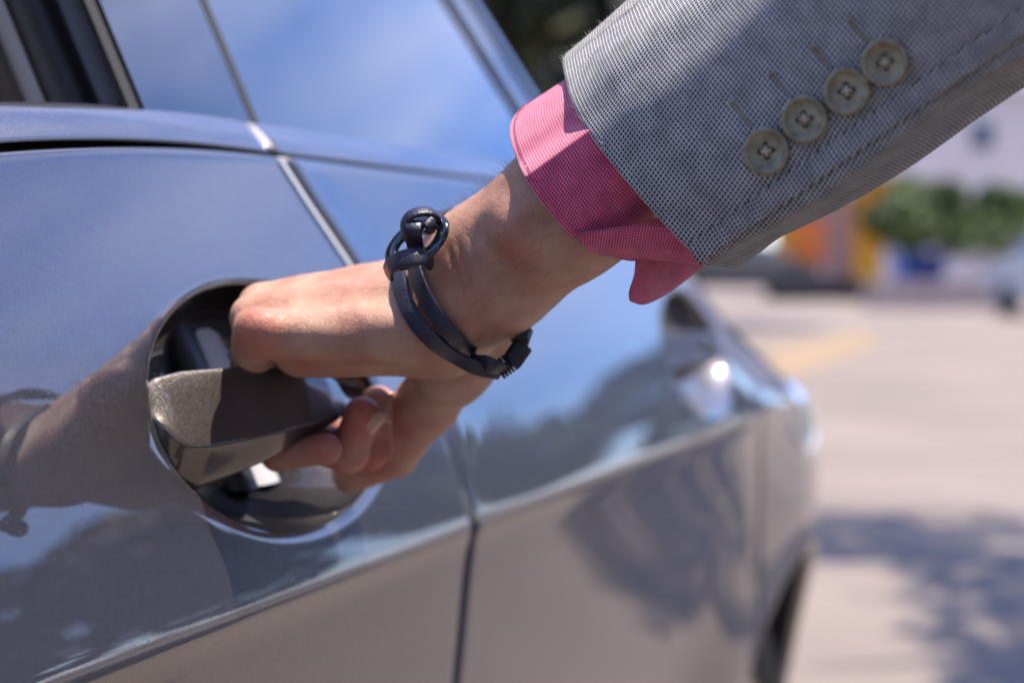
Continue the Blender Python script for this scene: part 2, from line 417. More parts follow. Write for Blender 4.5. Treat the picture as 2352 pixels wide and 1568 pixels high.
# ---------------------------------------------------------------- door handles
def chaikin(P, it=2, closed=True):
    P = np.array(P, float)
    for _ in range(it):
        Q = np.roll(P, -1, 0); P = np.stack([.80 * P + .20 * Q, .20 * P + .80 * Q], 1).reshape(-1, P.shape[1])
    return P
def handle(off_s, off_z, parent, nO=0.0):
    st = np.array([-.0395, -.037, -.032, -.020, -.004, .011, .028, .044, .056, .066, .070])
    zt = np.array([.944, .950, .9545, .9565, .957, .9565, .955, .9525, .949, .944, .940])
    ze = np.array([.936, .931, .9285, .928, .929, .931, .933, .9345, .936, .937, .938])
    zb = np.array([.930, .920, .913, .9085, .912, .9165, .923, .928, .931, .934, .936])
    no = np.array([-.0195, -.0165, -.0140, -.0095, -.004, .003, .009, .012, .011, .008, .006]) + nO
    th = np.array([.006, .010, .012, .013, .013, .012, .011, .010, .009, .006, .004])
    sf = np.linspace(-.0395, .070, 70)
    V = []
    for s in sf:
        a, b, c, n_, t = [np.interp(s, st, q_) for q_ in (zt, ze, zb, no, th)]
        ins = np.interp(s, [-.02, .02], [.0135, .006])
        t = max(t + .006, ins + .006)
        poly = [(n_ - t, a - .003), (n_ - ins - .003, a + .0005), (n_ - ins, a), (n_ - .0010, b + .0025), (n_, b), (n_ - .0015, b - .002), (n_ - .009, c), (n_ - t, c + .004)]
        poly = chaikin(poly, 3)
        for (pn, pz) in poly: V.append(C(s + off_s, pn, pz + off_z))
    m = len(poly); k = len(sf)
    Fc = [(i * m + j, i * m + (j + 1) % m, (i + 1) * m + (j + 1) % m, (i + 1) * m + j) for i in range(k - 1) for j in range(m)]
    Fc += [tuple(range(m))[::-1], tuple((k - 1) * m + j for j in range(m))]
    return obj('door_handle', V, Fc, M_handle, parent)
handle(0, 0, front_door)
handle(RC[0] - EC[0], RC[1] - EC[1], rear_door, nO=-.012)
mb = MB(); mb.tube([C(-.016, -.060, .916), C(-.014, -.030, .912), C(-.012, -.024, .910)], [.012, .010, .008], 16)
mb.build('handle_pivot', M_black, front_door, True)

# ---------------------------------------------------------------- the hand: implicit surface meshed by surface nets
def surface_nets(field, org, h):
    nx, ny, nz = field.shape; ins = field < 0
    cs = np.zeros((nx - 1, ny - 1, nz - 1, 3)); cnt = np.zeros((nx - 1, ny - 1, nz - 1))
    corners = [(a, b, c) for a in (0, 1) for b in (0, 1) for c in (0, 1)]
    def sub(a, off): return a[off[0]:off[0] + nx - 1, off[1]:off[1] + ny - 1, off[2]:off[2] + nz - 1]
    tot = sum(sub(ins, c).astype(np.int8) for c in corners)
    act = (tot > 0) & (tot < 8); idx = np.argwhere(act)
    P = np.zeros((len(idx), 3)); K = np.zeros(len(idx))
    g = lambda o: field[idx[:, 0] + o[0], idx[:, 1] + o[1], idx[:, 2] + o[2]]
    vals = {c: g(c) for c in corners}
    for c in corners:
        for ax in range(3):
            if c[ax] == 0:
                d = list(c); d[ax] = 1; d = tuple(d); va, vb = vals[c], vals[d]
                m = (va < 0) != (vb < 0); t = np.where(m, va / np.where(m, va - vb, 1), 0)
                p = np.array(c, float)[None] + np.eye(3)[ax][None] * t[:, None]
                P += np.where(m[:, None], p, 0); K += m
    P = (P / K[:, None] + idx) * h + org
    vid = -np.ones(act.shape, dtype=np.int64); vid[act] = np.arange(len(idx))
    quads = []
    for ax in range(3):
        o1, o2 = [(1, 2), (2, 0), (0, 1)][ax]
        sl0 = [slice(1, -1)] * 3; sl0[ax] = slice(0, -1); sl1 = [slice(1, -1)] * 3; sl1[ax] = slice(1, None)
        a = ins[tuple(sl0)]; b = ins[tuple(sl1)]; e = np.argwhere(a != b)
        flip = a[tuple(e.T)]
        base = e + 1; base[:, ax] = e[:, ax]
        q_ = []
        for (d1, d2) in ((-1, -1), (0, -1), (0, 0), (-1, 0)):
            t = base.copy(); t[:, o1] += d1; t[:, o2] += d2; q_.append(vid[tuple(t.T)])
        q_ = np.stack(q_, 1); q_[~flip] = q_[~flip][:, ::-1]; quads.append(q_)
    Q = np.concatenate(quads)
    return P, Q[(Q >= 0).all(1)]
H = .0009
pmn = np.array([-.16, .58, .86]); pmx = np.array([.16, .82, 1.12])
# bounds follow the forearm to inside the sleeve
dims = np.ceil((pmx - pmn) / H).astype(int)
ax_ = [pmn[i] + H * np.arange(dims[i]) for i in range(3)]
def smin(a, b, k):
    h_ = np.clip(.5 + .5 * (b - a) / k, 0, 1); return b * (1 - h_) + a * h_ - k * h_ * (1 - h_)
class Fld:
    def __init__(s): s.f = np.full(dims, .05, dtype=np.float32)
    def cap(s, a, b, ra, rb, k=.004, flat=None):
        a = np.asarray(a, float); b = np.asarray(b, float); m = max(ra, rb) + .03
        lo = np.clip(((np.minimum(a, b) - m - pmn) / H).astype(int), 0, dims); hi = np.clip(((np.maximum(a, b) + m - pmn) / H).astype(int), 0, dims)
        if (hi <= lo).any(): return
        X = ax_[0][lo[0]:hi[0], None, None] - a[0]; Y = ax_[1][None, lo[1]:hi[1], None] - a[1]; Z = ax_[2][None, None, lo[2]:hi[2]] - a[2]
        d = b - a; L2 = max(d @ d, 1e-12)
        t = np.clip((X * d[0] + Y * d[1] + Z * d[2]) / L2, 0, 1)
        dist = np.sqrt((X - t * d[0]) ** 2 + (Y - t * d[1]) ** 2 + (Z - t * d[2]) ** 2) - (ra + (rb - ra) * t)
        v = s.f[lo[0]:hi[0], lo[1]:hi[1], lo[2]:hi[2]]
        s.f[lo[0]:hi[0], lo[1]:hi[1], lo[2]:hi[2]] = smin(v, dist, k)
    def dent(s, c, r, depth):
        c = np.asarray(c, float); m = 2.6 * r
        lo = np.clip(((c - m - pmn) / H).astype(int), 0, dims); hi = np.clip(((c + m - pmn) / H).astype(int), 0, dims)
        X = ax_[0][lo[0]:hi[0], None, None] - c[0]; Y = ax_[1][None, lo[1]:hi[1], None] - c[1]; Z = ax_[2][None, None, lo[2]:hi[2]] - c[2]
        s.f[lo[0]:hi[0], lo[1]:hi[1], lo[2]:hi[2]] += depth * np.exp(-(X * X + Y * Y + Z * Z) / (r * r))
mm = .001
palm = Fld()
def pc(f, p, q_, ra, rb, k): f.cap(W(*p), W(*q_), ra * mm, rb * mm, k * mm)
MC = [((598, 772, .673), (1000, 758, .662), 9.6, 13), ((584, 730, .690), (1000, 706, .675), 10.0, 15),
      ((604, 706, .708), (1010, 670, .69), 10.3, 16.5), ((650, 700, .733), (1020, 660, .712), 10.5, 16)]
for a, b, ra, rb in MC: pc(palm, a, b, ra, rb, 7)
pc(palm, (690, 800, .687), (1010, 775, .681), 11.8, 15.5, 8)        # little-finger edge of the palm
pc(palm, (700, 760, .700), (1000, 740, .695), 13, 17, 10)
pc(palm, (720, 755, .715), (1010, 740, .705), 12, 17, 10)
pc(palm, (1010, 715, .677), (1115, 622, .664), 19.0, 23.5, 14)      # wrist
pc(palm, (1020, 735, .690), (1118, 632, .676), 18, 22, 12)
pc(palm, (1115, 622, .664), (1300, 480, .642), 23.5, 25.0, 12)      # forearm
pc(palm, (1300, 480, .642), (1560, 285, .614), 25.0, 27, 8)
pc(palm, (1118, 632, .676), (1560, 290, .630), 22, 26, 10)
pc(palm, (1170, 512, .637), (1190, 522, .630), 8.5, 9.5, 7)         # ulna head
pc(palm, (592, 752, .667), (598, 755, .666), 7.8, 7.8, 6)           # little-finger knuckle
palm.dent(W(1040, 590, .640), .012, .0016)
thumb = Fld()
pc(thumb, (1055, 825, .718), (978, 930, .738), 15, 12.8, 6)
pc(thumb, (978, 930, .738), (905, 1042, .758), 12.3, 10.6, 7)
thd = Fld(); pc(thd, (905, 1042, .758), (805, 1086, .768), 10.2, 9.0, 5)
pc(thumb, (1090, 760, .703), (1030, 850, .714), 17, 15, 10)
fing = []
FD = [  # mcp, pip, dip, tip + radii
    [(585, 768, .683), (562, 950, .734), (640, 1042, .718), (752, 1030, .706), (9.2, 8.0, 6.8, 6.4)],
    [(585, 730, .696), (625, 1000, .742), (800, 1040, .725), (834, 955, .720), (9.8, 8.6, 7.9, 8.2)],
    [(605, 706, .708), (660, 1015, .733), (845, 1033, .742), (868, 924, .738), (10, 8.8, 8.4, 7.4)],
    [(655, 715, .732), (740, 990, .762), (880, 1012, .765), (908, 960, .763), (10, 8.8, 8.0, 6.8)]]
for a, b, c, d, r in FD:
    f = Fld()
    pc(f, a, b, r[0], r[1], 5); pc(f, b, c, r[1], r[2], 5); pc(f, c, d, r[2], r[3], 4); fing.append(f)
T = palm.f
T = smin(T, thumb.f, .004)
T = smin(T, thd.f, .003)
for i, f in enumerate(fing): T = smin(T, f.f, .0020)
# tendons and veins under the skin of the hand's back
vv = Fld(); vv.f = T.copy()
for a_, b_, c_ in (((640, 716, .684), (790, 690, .676), (960, 660, .668)), ((700, 742, .672), (820, 712, .668), (900, 668, .672)), ((660, 690, .700), (800, 668, .69), (960, 628, .68)), ((1120, 560, .640), (1200, 480, .640), (1290, 400, .636))):
    for p_, q_ in ((a_, b_), (b_, c_)):
        P0, P1 = W(*p_), W(*q_)
        # sink the line onto the surface: small bump where it meets the skin
        vv.cap(P0, P1, .0016, .0014, .0035)
T = vv.f
# fine organic unevenness
xx, yy, zz = np.meshgrid(*ax_, indexing='ij', sparse=True)
T = T + .0004 * np.sin(xx * 160 + 3 * np.sin(zz * 90)) * np.sin(yy * 140 + 1) * np.sin(zz * 170 + 2)
def crease(c, d, R, w=.0008, depth=.0006):
    global T
    c = np.asarray(c, float); d = np.asarray(d, float); d = d / np.linalg.norm(d)
    lo = np.clip(((c - R - pmn) / H).astype(int), 0, dims); hi = np.clip(((c + R - pmn) / H).astype(int), 0, dims)
    X = ax_[0][lo[0]:hi[0], None, None] - c[0]; Y = ax_[1][None, lo[1]:hi[1], None] - c[1]; Z = ax_[2][None, None, lo[2]:hi[2]] - c[2]
    al_ = X * d[0] + Y * d[1] + Z * d[2]; r2 = X * X + Y * Y + Z * Z
    T[lo[0]:hi[0], lo[1]:hi[1], lo[2]:hi[2]] += depth * np.exp(-(al_ / w) ** 2) * np.clip(1 - r2 / R ** 2, 0, 1)
for a_, b_, R_ in ((FD[0][1], FD[0][3], .010), (FD[1][2], FD[1][3], .011), (FD[2][2], FD[2][3], .010)):
    A0, B0_ = W(*a_), W(*b_); dd_ = B0_ - A0
    for t_ in ((.30, .36) if a_ is not FD[0][1] else (.62, .66)): crease(A0 + dd_ * t_, dd_, R_)
for t_ in (0, .0022, .0042): crease(W(607, 752, .664) + RT * t_, RT * .9 - UP * .35, .007, .0006, .0004)
for t_ in (0, .0035, .008): crease(W(1052, 640, .645) + RT * t_ + UP * t_ * .5, RT * .8 + UP * .25, .016, .0009, .00055)
P, Q = surface_nets(T.astype(np.float64), pmn, H)
# laplacian smoothing
e = np.concatenate([Q[:, [0, 1]], Q[:, [1, 2]], Q[:, [2, 3]], Q[:, [3, 0]]])
e = np.concatenate([e, e[:, ::-1]]); deg = np.bincount(e[:, 0], minlength=len(P))[:, None]
for it in range(6):
    A = np.stack([np.bincount(e[:, 0], weights=P[e[:, 1], k], minlength=len(P)) for k in range(3)], 1)
    P = P + (.6 if it % 2 == 0 else -.5) * (A / np.maximum(deg, 1) - P)

# skin
M_skin = mat('skin', (.60, .36, .26), .46, 0, Subsurface_Weight=.18, Subsurface_Scale=.004)
bsdf(M_skin).inputs['Subsurface Radius'].default_value = (1.0, .32, .16)
bsdf(M_skin).inputs['Specular IOR Level'].default_value = .42
_tc = N(M_skin, 'ShaderNodeTexCoord')
_n1 = N(M_skin, 'ShaderNodeTexNoise'); _n1.inputs['Scale'].default_value = 55; _n1.inputs['Detail'].default_value = 5
L(M_skin, _tc.outputs['Object'], _n1.inputs['Vector'])
_r = N(M_skin, 'ShaderNodeValToRGB'); _r.color_ramp.elements[0].position = .36; _r.color_ramp.elements[1].position = .66
_r.color_ramp.elements[0].color = (.34, .165, .120, 1); _r.color_ramp.elements[1].color = (.44, .275, .205, 1)
L(M_skin, _n1.outputs[0], _r.inputs[0])
_at = N(M_skin, 'ShaderNodeAttribute'); _at.attribute_name = 'red'
_mx = N(M_skin, 'ShaderNodeMix', data_type='RGBA'); L(M_skin, _at.outputs['Fac'], _mx.inputs['Factor'])
L(M_skin, _r.outputs[0], _mx.inputs['A']); _mx.inputs['B'].default_value = (.40, .075, .05, 1)
L(M_skin, _mx.outputs['Result'], bsdf(M_skin).inputs['Base Color'])
_v = N(M_skin, 'ShaderNodeTexVoronoi'); _v.feature = 'DISTANCE_TO_EDGE'; _v.inputs['Scale'].default_value = 1100
_mp = N(M_skin, 'ShaderNodeMapping'); _mp.inputs['Scale'].default_value = (1, 1, .55); L(M_skin, _tc.outputs['Object'], _mp.inputs[0]); L(M_skin, _mp.outputs[0], _v.inputs['Vector'])
_n2 = N(M_skin, 'ShaderNodeTexNoise'); _n2.inputs['Scale'].default_value = 300; _n2.inputs['Detail'].default_value = 5; L(M_skin, _tc.outputs['Object'], _n2.inputs['Vector'])
_mr = N(M_skin, 'ShaderNodeMapRange'); _mr.inputs['From Max'].default_value = .12; L(M_skin, _v.outputs['Distance'], _mr.inputs['Value'])
_b1 = N(M_skin, 'ShaderNodeBump'); _b1.inputs['Strength'].default_value = .45; _b1.inputs['Distance'].default_value = .00025; L(M_skin, _mr.outputs[0], _b1.inputs['Height'])
_b2 = N(M_skin, 'ShaderNodeBump'); _b2.inputs['Strength'].default_value = .5; _b2.inputs['Distance'].default_value = .0006; L(M_skin, _n2.outputs[0], _b2.inputs['Height'])
L(M_skin, _b1.outputs[0], _b2.inputs['Normal']); L(M_skin, _b2.outputs[0], bsdf(M_skin).inputs['Normal'])

person = empty('person', tuple(W(1500, 330, .62)))
tag(person, 'arm in grey checked jacket sleeve and pink shirt cuff, hand gripping the car door handle', 'person')
hand = obj('hand_and_forearm', P, Q, M_skin, person)
red = np.zeros(len(P))
for (c, r, a) in [(W(600, 755, .665), .011, .75), (W(1180, 545, .625), .012, .30), (W(752, 1010, .70), .012, .55), (W(830, 960, .715), .014, .7), (W(865, 960, .735), .014, .5),
                  (W(905, 975, .75), .014, .6), (W(812, 1088, .735), .020, .9), (W(700, 850, .67), .014, .25), (W(1040, 660, .64), .012, .3), (W(640, 1040, .70), .02, .4)]:
    red = np.maximum(red, a * np.exp(-((P - c) ** 2).sum(1) / r ** 2))
at = hand.data.attributes.new('red', 'FLOAT', 'POINT'); at.data.foreach_set('value', red.astype(np.float32))
hand_bvh = BVHTree.FromPolygons(P.tolist(), Q.tolist())
def cast(bvh, x, y, dflt=None):
    d = W(x, y, 1.0) - CAM; dl = np.linalg.norm(d)
    loc, nor, i, dist = bvh.ray_cast(Vector(CAM), Vector(d / dl))
    if loc is None: return (W(x, y, dflt), -FW) if dflt else (None, None)
    nor = np.array(nor)
    if nor @ d > 0: nor = -nor
    return np.array(loc), nor

# short arm hairs
M_hair = mat('arm_hair', (.10, .05, .025), .5)
hm = MB(); axis0, axis1 = W(1000, 700, .67), W(1330, 450, .64)
for k in range(520):
    t = rng.uniform(-.55, 1.0); wx = rng.uniform(0, 1)
    x, y = (rng.uniform(620, 900), rng.uniform(655, 800)) if t < -.2 else (1040 + 300 * t + rng.uniform(-110, 110), 650 - 230 * t + rng.uniform(-130, 130))
    p, n_ = cast(hand_bvh, x, y)
    if p is None: continue
    dr = -RT * rng.uniform(.2, 1.0) - UP * rng.uniform(.1, 1.2) + rng.normal(0, .3, 3); dr -= (dr @ n_) * n_; dr /= np.linalg.norm(dr); l_ = rng.uniform(.003, .007)
    hm.tube([p - n_ * .0002, p + dr * l_ * .4 + n_ * l_ * .28, p + dr * l_ + n_ * l_ * .30], [.00004, .00003, .000012], 3, 0, False)
for k in range(170):  # along the upper outline of wrist and hand
    t = rng.uniform(0, 1); x, y = (1180 - 150 * t, 372 + 130 * t) if k % 3 else (880 - 320 * t, 585 + 85 * t)
    p = None
    for dy in range(-30, 60, 3):
        p, n_ = cast(hand_bvh, x, y + dy)
        if p is not None: break
    if p is None: continue
    dr = UP * .8 + rng.normal(0, .35, 3) - RT * .7; dr /= np.linalg.norm(dr); l_ = rng.uniform(.002, .005)
    hm.tube([p, p + dr * l_ * .5, p + dr * l_ - RT * l_ * .3], [.00004, .00003, .000012], 3, 0, False)
tag(hm.build('arm_hair', M_hair, person), kind='stuff')

# finger nails
M_nail = mat('nail', (.38, .20, .15), .28, 0, Coat_Weight=.5, Subsurface_Weight=.2, Subsurface_Scale=.003)
def nail(center, along, out, w, l, name='fingernail'):
    along = along / np.linalg.norm(along); out = out - (out @ along) * along; out /= np.linalg.norm(out); side = np.cross(along, out)
    V = []
    for i in range(12):
        for j in range(12):
            u = (i / 11 - .5) * 2; v = (j / 11 - .5) * 2
            lim = math.sqrt(max(0, 1 - .9 * abs(v) ** (2.6 if v > 0 else 5))); lw = u * w * lim
            V.append(center + along * v * l + side * lw - out * (u * u * w * .42 + .0004 * v * v) + out * .0)
    V2 = [v - out * .0006 for v in V]
    g = grid_faces(12, 12); rev = [tuple(x + 144 for x in f[::-1]) for f in g]
    return obj(name, V + V2, g + rev, M_nail, person)
def seg_nail(a, b, r, out_dir, w, l, t=.72, lift=1.0):
    a, b = W(*a), W(*b); al = b - a; out = np.asarray(out_dir, float); al_ = al / np.linalg.norm(al)
    out = out - (out @ al_) * al_; out /= np.linalg.norm(out)
    nail(a + al * t + out * (r * mm * lift), al, out, w * mm, l * mm)
no_ = RT * .80 - FW * .42 - UP * .25; nail(W(832, 962, .720) + no_ / np.linalg.norm(no_) * .0088, RT * .62 + UP * .78, no_, .0050, .0058)
no_ = RT * .88 - FW * .40; nail(W(868, 938, .738) + no_ / np.linalg.norm(no_) * .0082, RT * .12 + UP * .98, no_, .0048, .0068)
no_ = RT * .62 - FW * .45 - UP * .55; nail(W(906, 966, .763) + no_ / np.linalg.norm(no_) * .0074, RT * .75 + UP * .62, no_, .0044, .0052)

# ---------------------------------------------------------------- sleeve and cuff
AXI = W(1700, 182, .600) - W(1112, 622, .664); AXI /= np.linalg.norm(AXI)
def spline(P, n, closed=True):
    P = np.array(P, float); m = len(P); out = []
    segs = m if closed else m - 1
    for i in range(n):
        t = i / n * segs if closed else i / (n - 1) * segs
        k = min(int(t), segs - 1); u = t - k
        g = (lambda j: P[j % m]) if closed else (lambda j: P[min(max(j, 0), m - 1)])
        p0, p1, p2, p3 = g(k - 1), g(k), g(k + 1), g(k + 2)
        out.append(.5 * ((2 * p1) + (-p0 + p2) * u + (2 * p0 - 5 * p1 + 4 * p2 - p3) * u * u + (-p0 + 3 * p1 - 3 * p2 + p3) * u ** 3))
    return np.array(out)
def arclen(P, closed=False):
    d = np.linalg.norm(np.diff(P, axis=0), axis=1); return np.concatenate([[0], np.cumsum(d)])
def tube_cloth(name, loop, length, mt, parent, nL=60, thick=.0012, widen=0.0, wrinkle=None, turn=.008, closed=True, rowbias=1.0):
    """loop: Nx3 hem points (closed). Extrude along the arm axis; hem folded back inside."""
    c = loop.mean(0); n = len(loop); al = arclen(np.vstack([loop, loop[:1]]))[:n] if closed else arclen(loop)
    rows = []; uvs = []
    rad = loop - c
    def row(t, inset=0.0):
        rr = rad * (1 + widen * t) - rad / np.linalg.norm(rad, axis=1)[:, None] * inset
        pts = c + rr + AXI * t
        if wrinkle is not None: pts = pts + wrinkle(t, al)[:, None] * rad / np.linalg.norm(rad, axis=1)[:, None]
        return pts
    ts = [(turn, thick * 2.2), (turn * .5, thick * 2.0), (.0008, thick * 1.9), (.0, thick * 1.2), (-.0003, thick * .6), (.0, thick * .1), (.0006, 0)]
    for t, i in ts: rows.append(row(t, i)); uvs.append(np.stack([al, np.full(n, -t if i > thick else t)], 1))
    for t in np.linspace(.0006, length, nL) ** 1.0:
        if t <= .0006: continue
        rows.append(row(t)); uvs.append(np.stack([al, np.full(n, t)], 1))
    V = np.stack(rows, 1).reshape(-1, 3); uv = np.stack(uvs, 1).reshape(-1, 2)
    k = len(rows)
    if closed:
        # duplicate seam column for uv
        V = np.concatenate([V, V[:k]]); u2 = uv[:k].copy(); u2[:, 0] = al[-1] + np.linalg.norm(loop[0] - loop[-1]); uv = np.concatenate([uv, u2]); n += 1
    return obj(name, V, grid_faces(n, k), mt, parent, uv=uv)

def weave(name, dark, light, pitch_u, pitch_v, cu=.5, cv=.5, rough=.9, skew=.35, soft=.25, bump=.6):
    m = mat(name, light, rough, 0); bsdf(m).inputs['Specular IOR Level'].default_value = .15
    uv = N(m, 'ShaderNodeUVMap'); sp = N(m, 'ShaderNodeSeparateXYZ'); L(m, uv.outputs[0], sp.inputs[0])
    # slight waviness of the threads
    no = N(m, 'ShaderNodeTexNoise'); no.inputs['Scale'].default_value = 220; no.inputs['Detail'].default_value = 2
    L(m, uv.outputs[0], no.inputs['Vector'])
    def math_(op, a, b=None, c=None):
        n = N(m, 'ShaderNodeMath', operation=op)
        for i, q_ in enumerate((a, b, c)):
            if q_ is None: continue
            if isinstance(q_, (int, float)): n.inputs[i].default_value = q_
            else: L(m, q_, n.inputs[i])
        return n.outputs[0]
    w = math_('MULTIPLY', math_('SUBTRACT', no.outputs[0], .5), .00035)
    u = math_('DIVIDE', math_('ADD', sp.outputs[0], w), pitch_u); v = math_('DIVIDE', math_('ADD', sp.outputs[1], w), pitch_v)
    u2 = math_('ADD', u, math_('MULTIPLY', v, skew))
    fu = math_('ABSOLUTE', math_('SUBTRACT', math_('FRACT', u2), .5)); fv = math_('ABSOLUTE', math_('SUBTRACT', math_('FRACT', v), .5))
    def sm(x, edge):
        r = N(m, 'ShaderNodeMapRange', interpolation_type='SMOOTHSTEP'); L(m, x, r.inputs['Value'])
        r.inputs['From Min'].default_value = edge - soft / 2; r.inputs['From Max'].default_value = edge + soft / 2
        r.inputs['To Min'].default_value = 1; r.inputs['To Max'].default_value = 0
        return r.outputs[0]
    dot = math_('MULTIPLY', sm(fu, cu * .5), sm(fv, cv * .5))
    n2 = N(m, 'ShaderNodeTexNoise'); n2.inputs['Scale'].default_value = 900; L(m, uv.outputs[0], n2.inputs['Vector'])
    mx = N(m, 'ShaderNodeMix', data_type='RGBA'); L(m, dot, mx.inputs['Factor'])
    lv = N(m, 'ShaderNodeMix', data_type='RGBA'); L(m, n2.outputs[0], lv.inputs['Factor'])
    lv.inputs['A'].default_value = (*[c * .72 for c in light], 1); lv.inputs['B'].default_value = (*[min(1, c * 1.15) for c in light], 1)
    L(m, lv.outputs['Result'], mx.inputs['A']); mx.inputs['B'].default_value = (*dark, 1)
    L(m, mx.outputs['Result'], bsdf(m).inputs['Base Color'])
    n4 = N(m, 'ShaderNodeTexNoise'); n4.inputs['Scale'].default_value = 130; n4.inputs['Detail'].default_value = 4; L(m, uv.outputs[0], n4.inputs['Vector'])
    mr4 = N(m, 'ShaderNodeMapRange'); mr4.inputs['From Min'].default_value = .3; mr4.inputs['From Max'].default_value = .7; mr4.inputs['To Min'].default_value = .78; mr4.inputs['To Max'].default_value = 1.2; L(m, n4.outputs[0], mr4.inputs['Value'])
    vm = N(m, 'ShaderNodeVectorMath', operation='SCALE'); L(m, mx.outputs['Result'], vm.inputs[0]); L(m, mr4.outputs[0], vm.inputs['Scale']); L(m, vm.outputs[0], bsdf(m).inputs['Base Color'])
    hgt = math_('ADD', math_('MULTIPLY', dot, -.6), math_('MULTIPLY', math_('ADD', math_('COSINE', math_('MULTIPLY', u2, 2 * math.pi)), math_('COSINE', math_('MULTIPLY', v, 2 * math.pi))), .25))
    bp = N(m, 'ShaderNodeBump'); bp.inputs['Strength'].default_value = bump; bp.inputs['Distance'].default_value = .0003
    L(m, hgt, bp.inputs['Height']); L(m, bp.outputs[0], bsdf(m).inputs['Normal'])
    return m
M_jacket = weave('jacket_weave', (.005, .006, .014), (.47, .47, .485), .00142, .00146, .68, .72)
M_shirt = weave('pink_oxford', (.38, .004, .080), (.76, .36, .50), .00112, .00118, .86, .86, skew=.5, bump=.4)

bsdf(M_jacket).inputs['Sheen Weight'].default_value = .12; bsdf(M_shirt).inputs['Sheen Weight'].default_value = .45; bsdf(M_shirt).inputs['Sheen Roughness'].default_value = .4
cuff_px = [(1198, 392, .6150), (1203, 402, .6110), (1208, 411, .6092), (1225, 437, .6088), (1248, 468, .6088), (1290, 518, .6105), (1330, 556, .614), (1366, 584, .619), (1400, 590, .625), (1458, 600, .634),
           (1470, 575, .655), (1450, 520, .680), (1400, 440, .698), (1330, 340, .706), (1262, 265, .700), (1212, 243, .680), (1180, 268, .658), (1170, 300, .645), (1176, 338, .632), (1190, 375, .623)]
cuffL = spline([W(*p) for p in cuff_px], 150)
cuff = tube_cloth('shirt_cuff', cuffL, .075, M_shirt, person, nL=30, thick=.0011, widen=-2.6)
def sheet(name, grid_px, mt, parent, nu=30, nv_=20, thick=.0010, uvs=1.0):
    """grid_px: rows of (x,y,d) -> smooth sheet with thickness"""
    G = [spline([W(*p) for p in r], nu, False) for r in grid_px]
    G = np.stack(G); G = np.stack([spline(G[:, i], nv_, False) for i in range(nu)], 0)  # nu x nv
    du = np.gradient(G, axis=0); dv = np.gradient(G, axis=1); nn = np.cross(du, dv); nn /= np.linalg.norm(nn, axis=2)[..., None] + 1e-12
    A = G.reshape(-1, 3); B = (G - nn * thick).reshape(-1, 3)
    U = np.cumsum(np.linalg.norm(du, axis=2), 0); Vv = np.cumsum(np.linalg.norm(dv, axis=2), 1); uv = np.stack([U, Vv], -1).reshape(-1, 2)
    g = grid_faces(nu, nv_); n0 = nu * nv_
    Fc = g + [tuple(x + n0 for x in f[::-1]) for f in g]
    ring = [i * nv_ for i in range(nu)] + [(nu - 1) * nv_ + j for j in range(1, nv_)] + [i * nv_ + nv_ - 1 for i in range(nu - 2, -1, -1)] + [j for j in range(nv_ - 2, 0, -1)]
    Fc += [(ring[i], ring[i] + n0, ring[(i + 1) % len(ring)] + n0, ring[(i + 1) % len(ring)]) for i in range(len(ring))]
    return obj(name, np.concatenate([A, B]), Fc, mt, parent, uv=np.concatenate([uv, uv]))
M_sthread = mat('pink_stitching', (.30, .006, .06), .8)
_st = MB(); _cc = cuffL.mean(0); _rad = (cuffL - _cc); _rad /= np.linalg.norm(_rad, axis=1)[:, None]; _L = cuffL + AXI * .0028 + _rad * .0001
_sa = arclen(_L); _n = int(_sa[-1] / .0019)
for k in range(_n):
    q0, q1 = [np.array([np.interp(v_, _sa, _L[:, i_]) for i_ in range(3)]) for v_ in (k * .0019, k * .0019 + .0012)]
    rr_ = (q0 - _cc); rr_ /= np.linalg.norm(rr_)
    _st.tube([q0 - rr_ * .0001, (q0 + q1) / 2 + rr_ * .00015, q1 - rr_ * .0001], .00016, 5, 0, False)
tag(_st.build('hem_stitching', M_sthread, cuff, True), kind='stuff')
placket = sheet('cuff_placket', [[(1330, 535, .6095), (1400, 525, .604), (1480, 515, .598), (1570, 520, .593)],
                                 [(1342, 560, .6125), (1420, 560, .6085), (1500, 560, .603), (1590, 565, .598)],
                                 [(1356, 577, .618), (1430, 586, .615), (1510, 592, .610), (1612, 602, .604)]], M_shirt, person)
flap = sheet('cuff_flap', [[(1466, 560, .626), (1461, 625, .632), (1448, 672, .638), (1449, 693, .642)],
                           [(1495, 560, .632), (1492, 650, .640), (1480, 688, .646), (1484, 699, .650)],
                           [(1555, 540, .640), (1560, 600, .648), (1550, 655, .656), (1545, 667, .660)],
                           [(1650, 500, .640), (1655, 540, .650), (1640, 588, .660), (1632, 600, .662)]], M_shirt, person)

slv_px = [(1300, 190, .640), (1312, 232, .626), (1335, 280, .616), (1378, 340, .606), (1450, 428, .599), (1530, 518, .596), (1590, 580, .596), (1619, 609, .597),
          (1652, 612, .604), (1690, 618, .618), (1708, 606, .640), (1700, 560, .668), (1640, 470, .692), (1550, 350, .706), (1450, 230, .712), (1360, 150, .705), (1308, 122, .682), (1292, 142, .660)]
slvL = spline([W(x, y, d - .014 * (1 if d < .63 else max(0, 1 - (d - .63) / .03))) for x, y, d in slv_px], 220)
def wr(t, al):
    return (.0022 * np.sin(t * 62 - al * 26 + 1.5) * np.exp(-((al - .11) / .05) ** 2) + .0022 * np.sin(t * 48 + al * 22) * np.exp(-((al - .02) / .05) ** 2) + .0010 * np.sin(t * 30 - al * 60 + 1)) * min(1, t / .02)
sleeve = tube_cloth('jacket_sleeve', slvL, .34, M_jacket, person, nL=170, thick=.0016, widen=.6, wrinkle=wr, turn=.02)
sme = sleeve.data
sl_v = np.empty(len(sme.vertices) * 3); sme.vertices.foreach_get('co', sl_v); sl_v = sl_v.reshape(-1, 3)
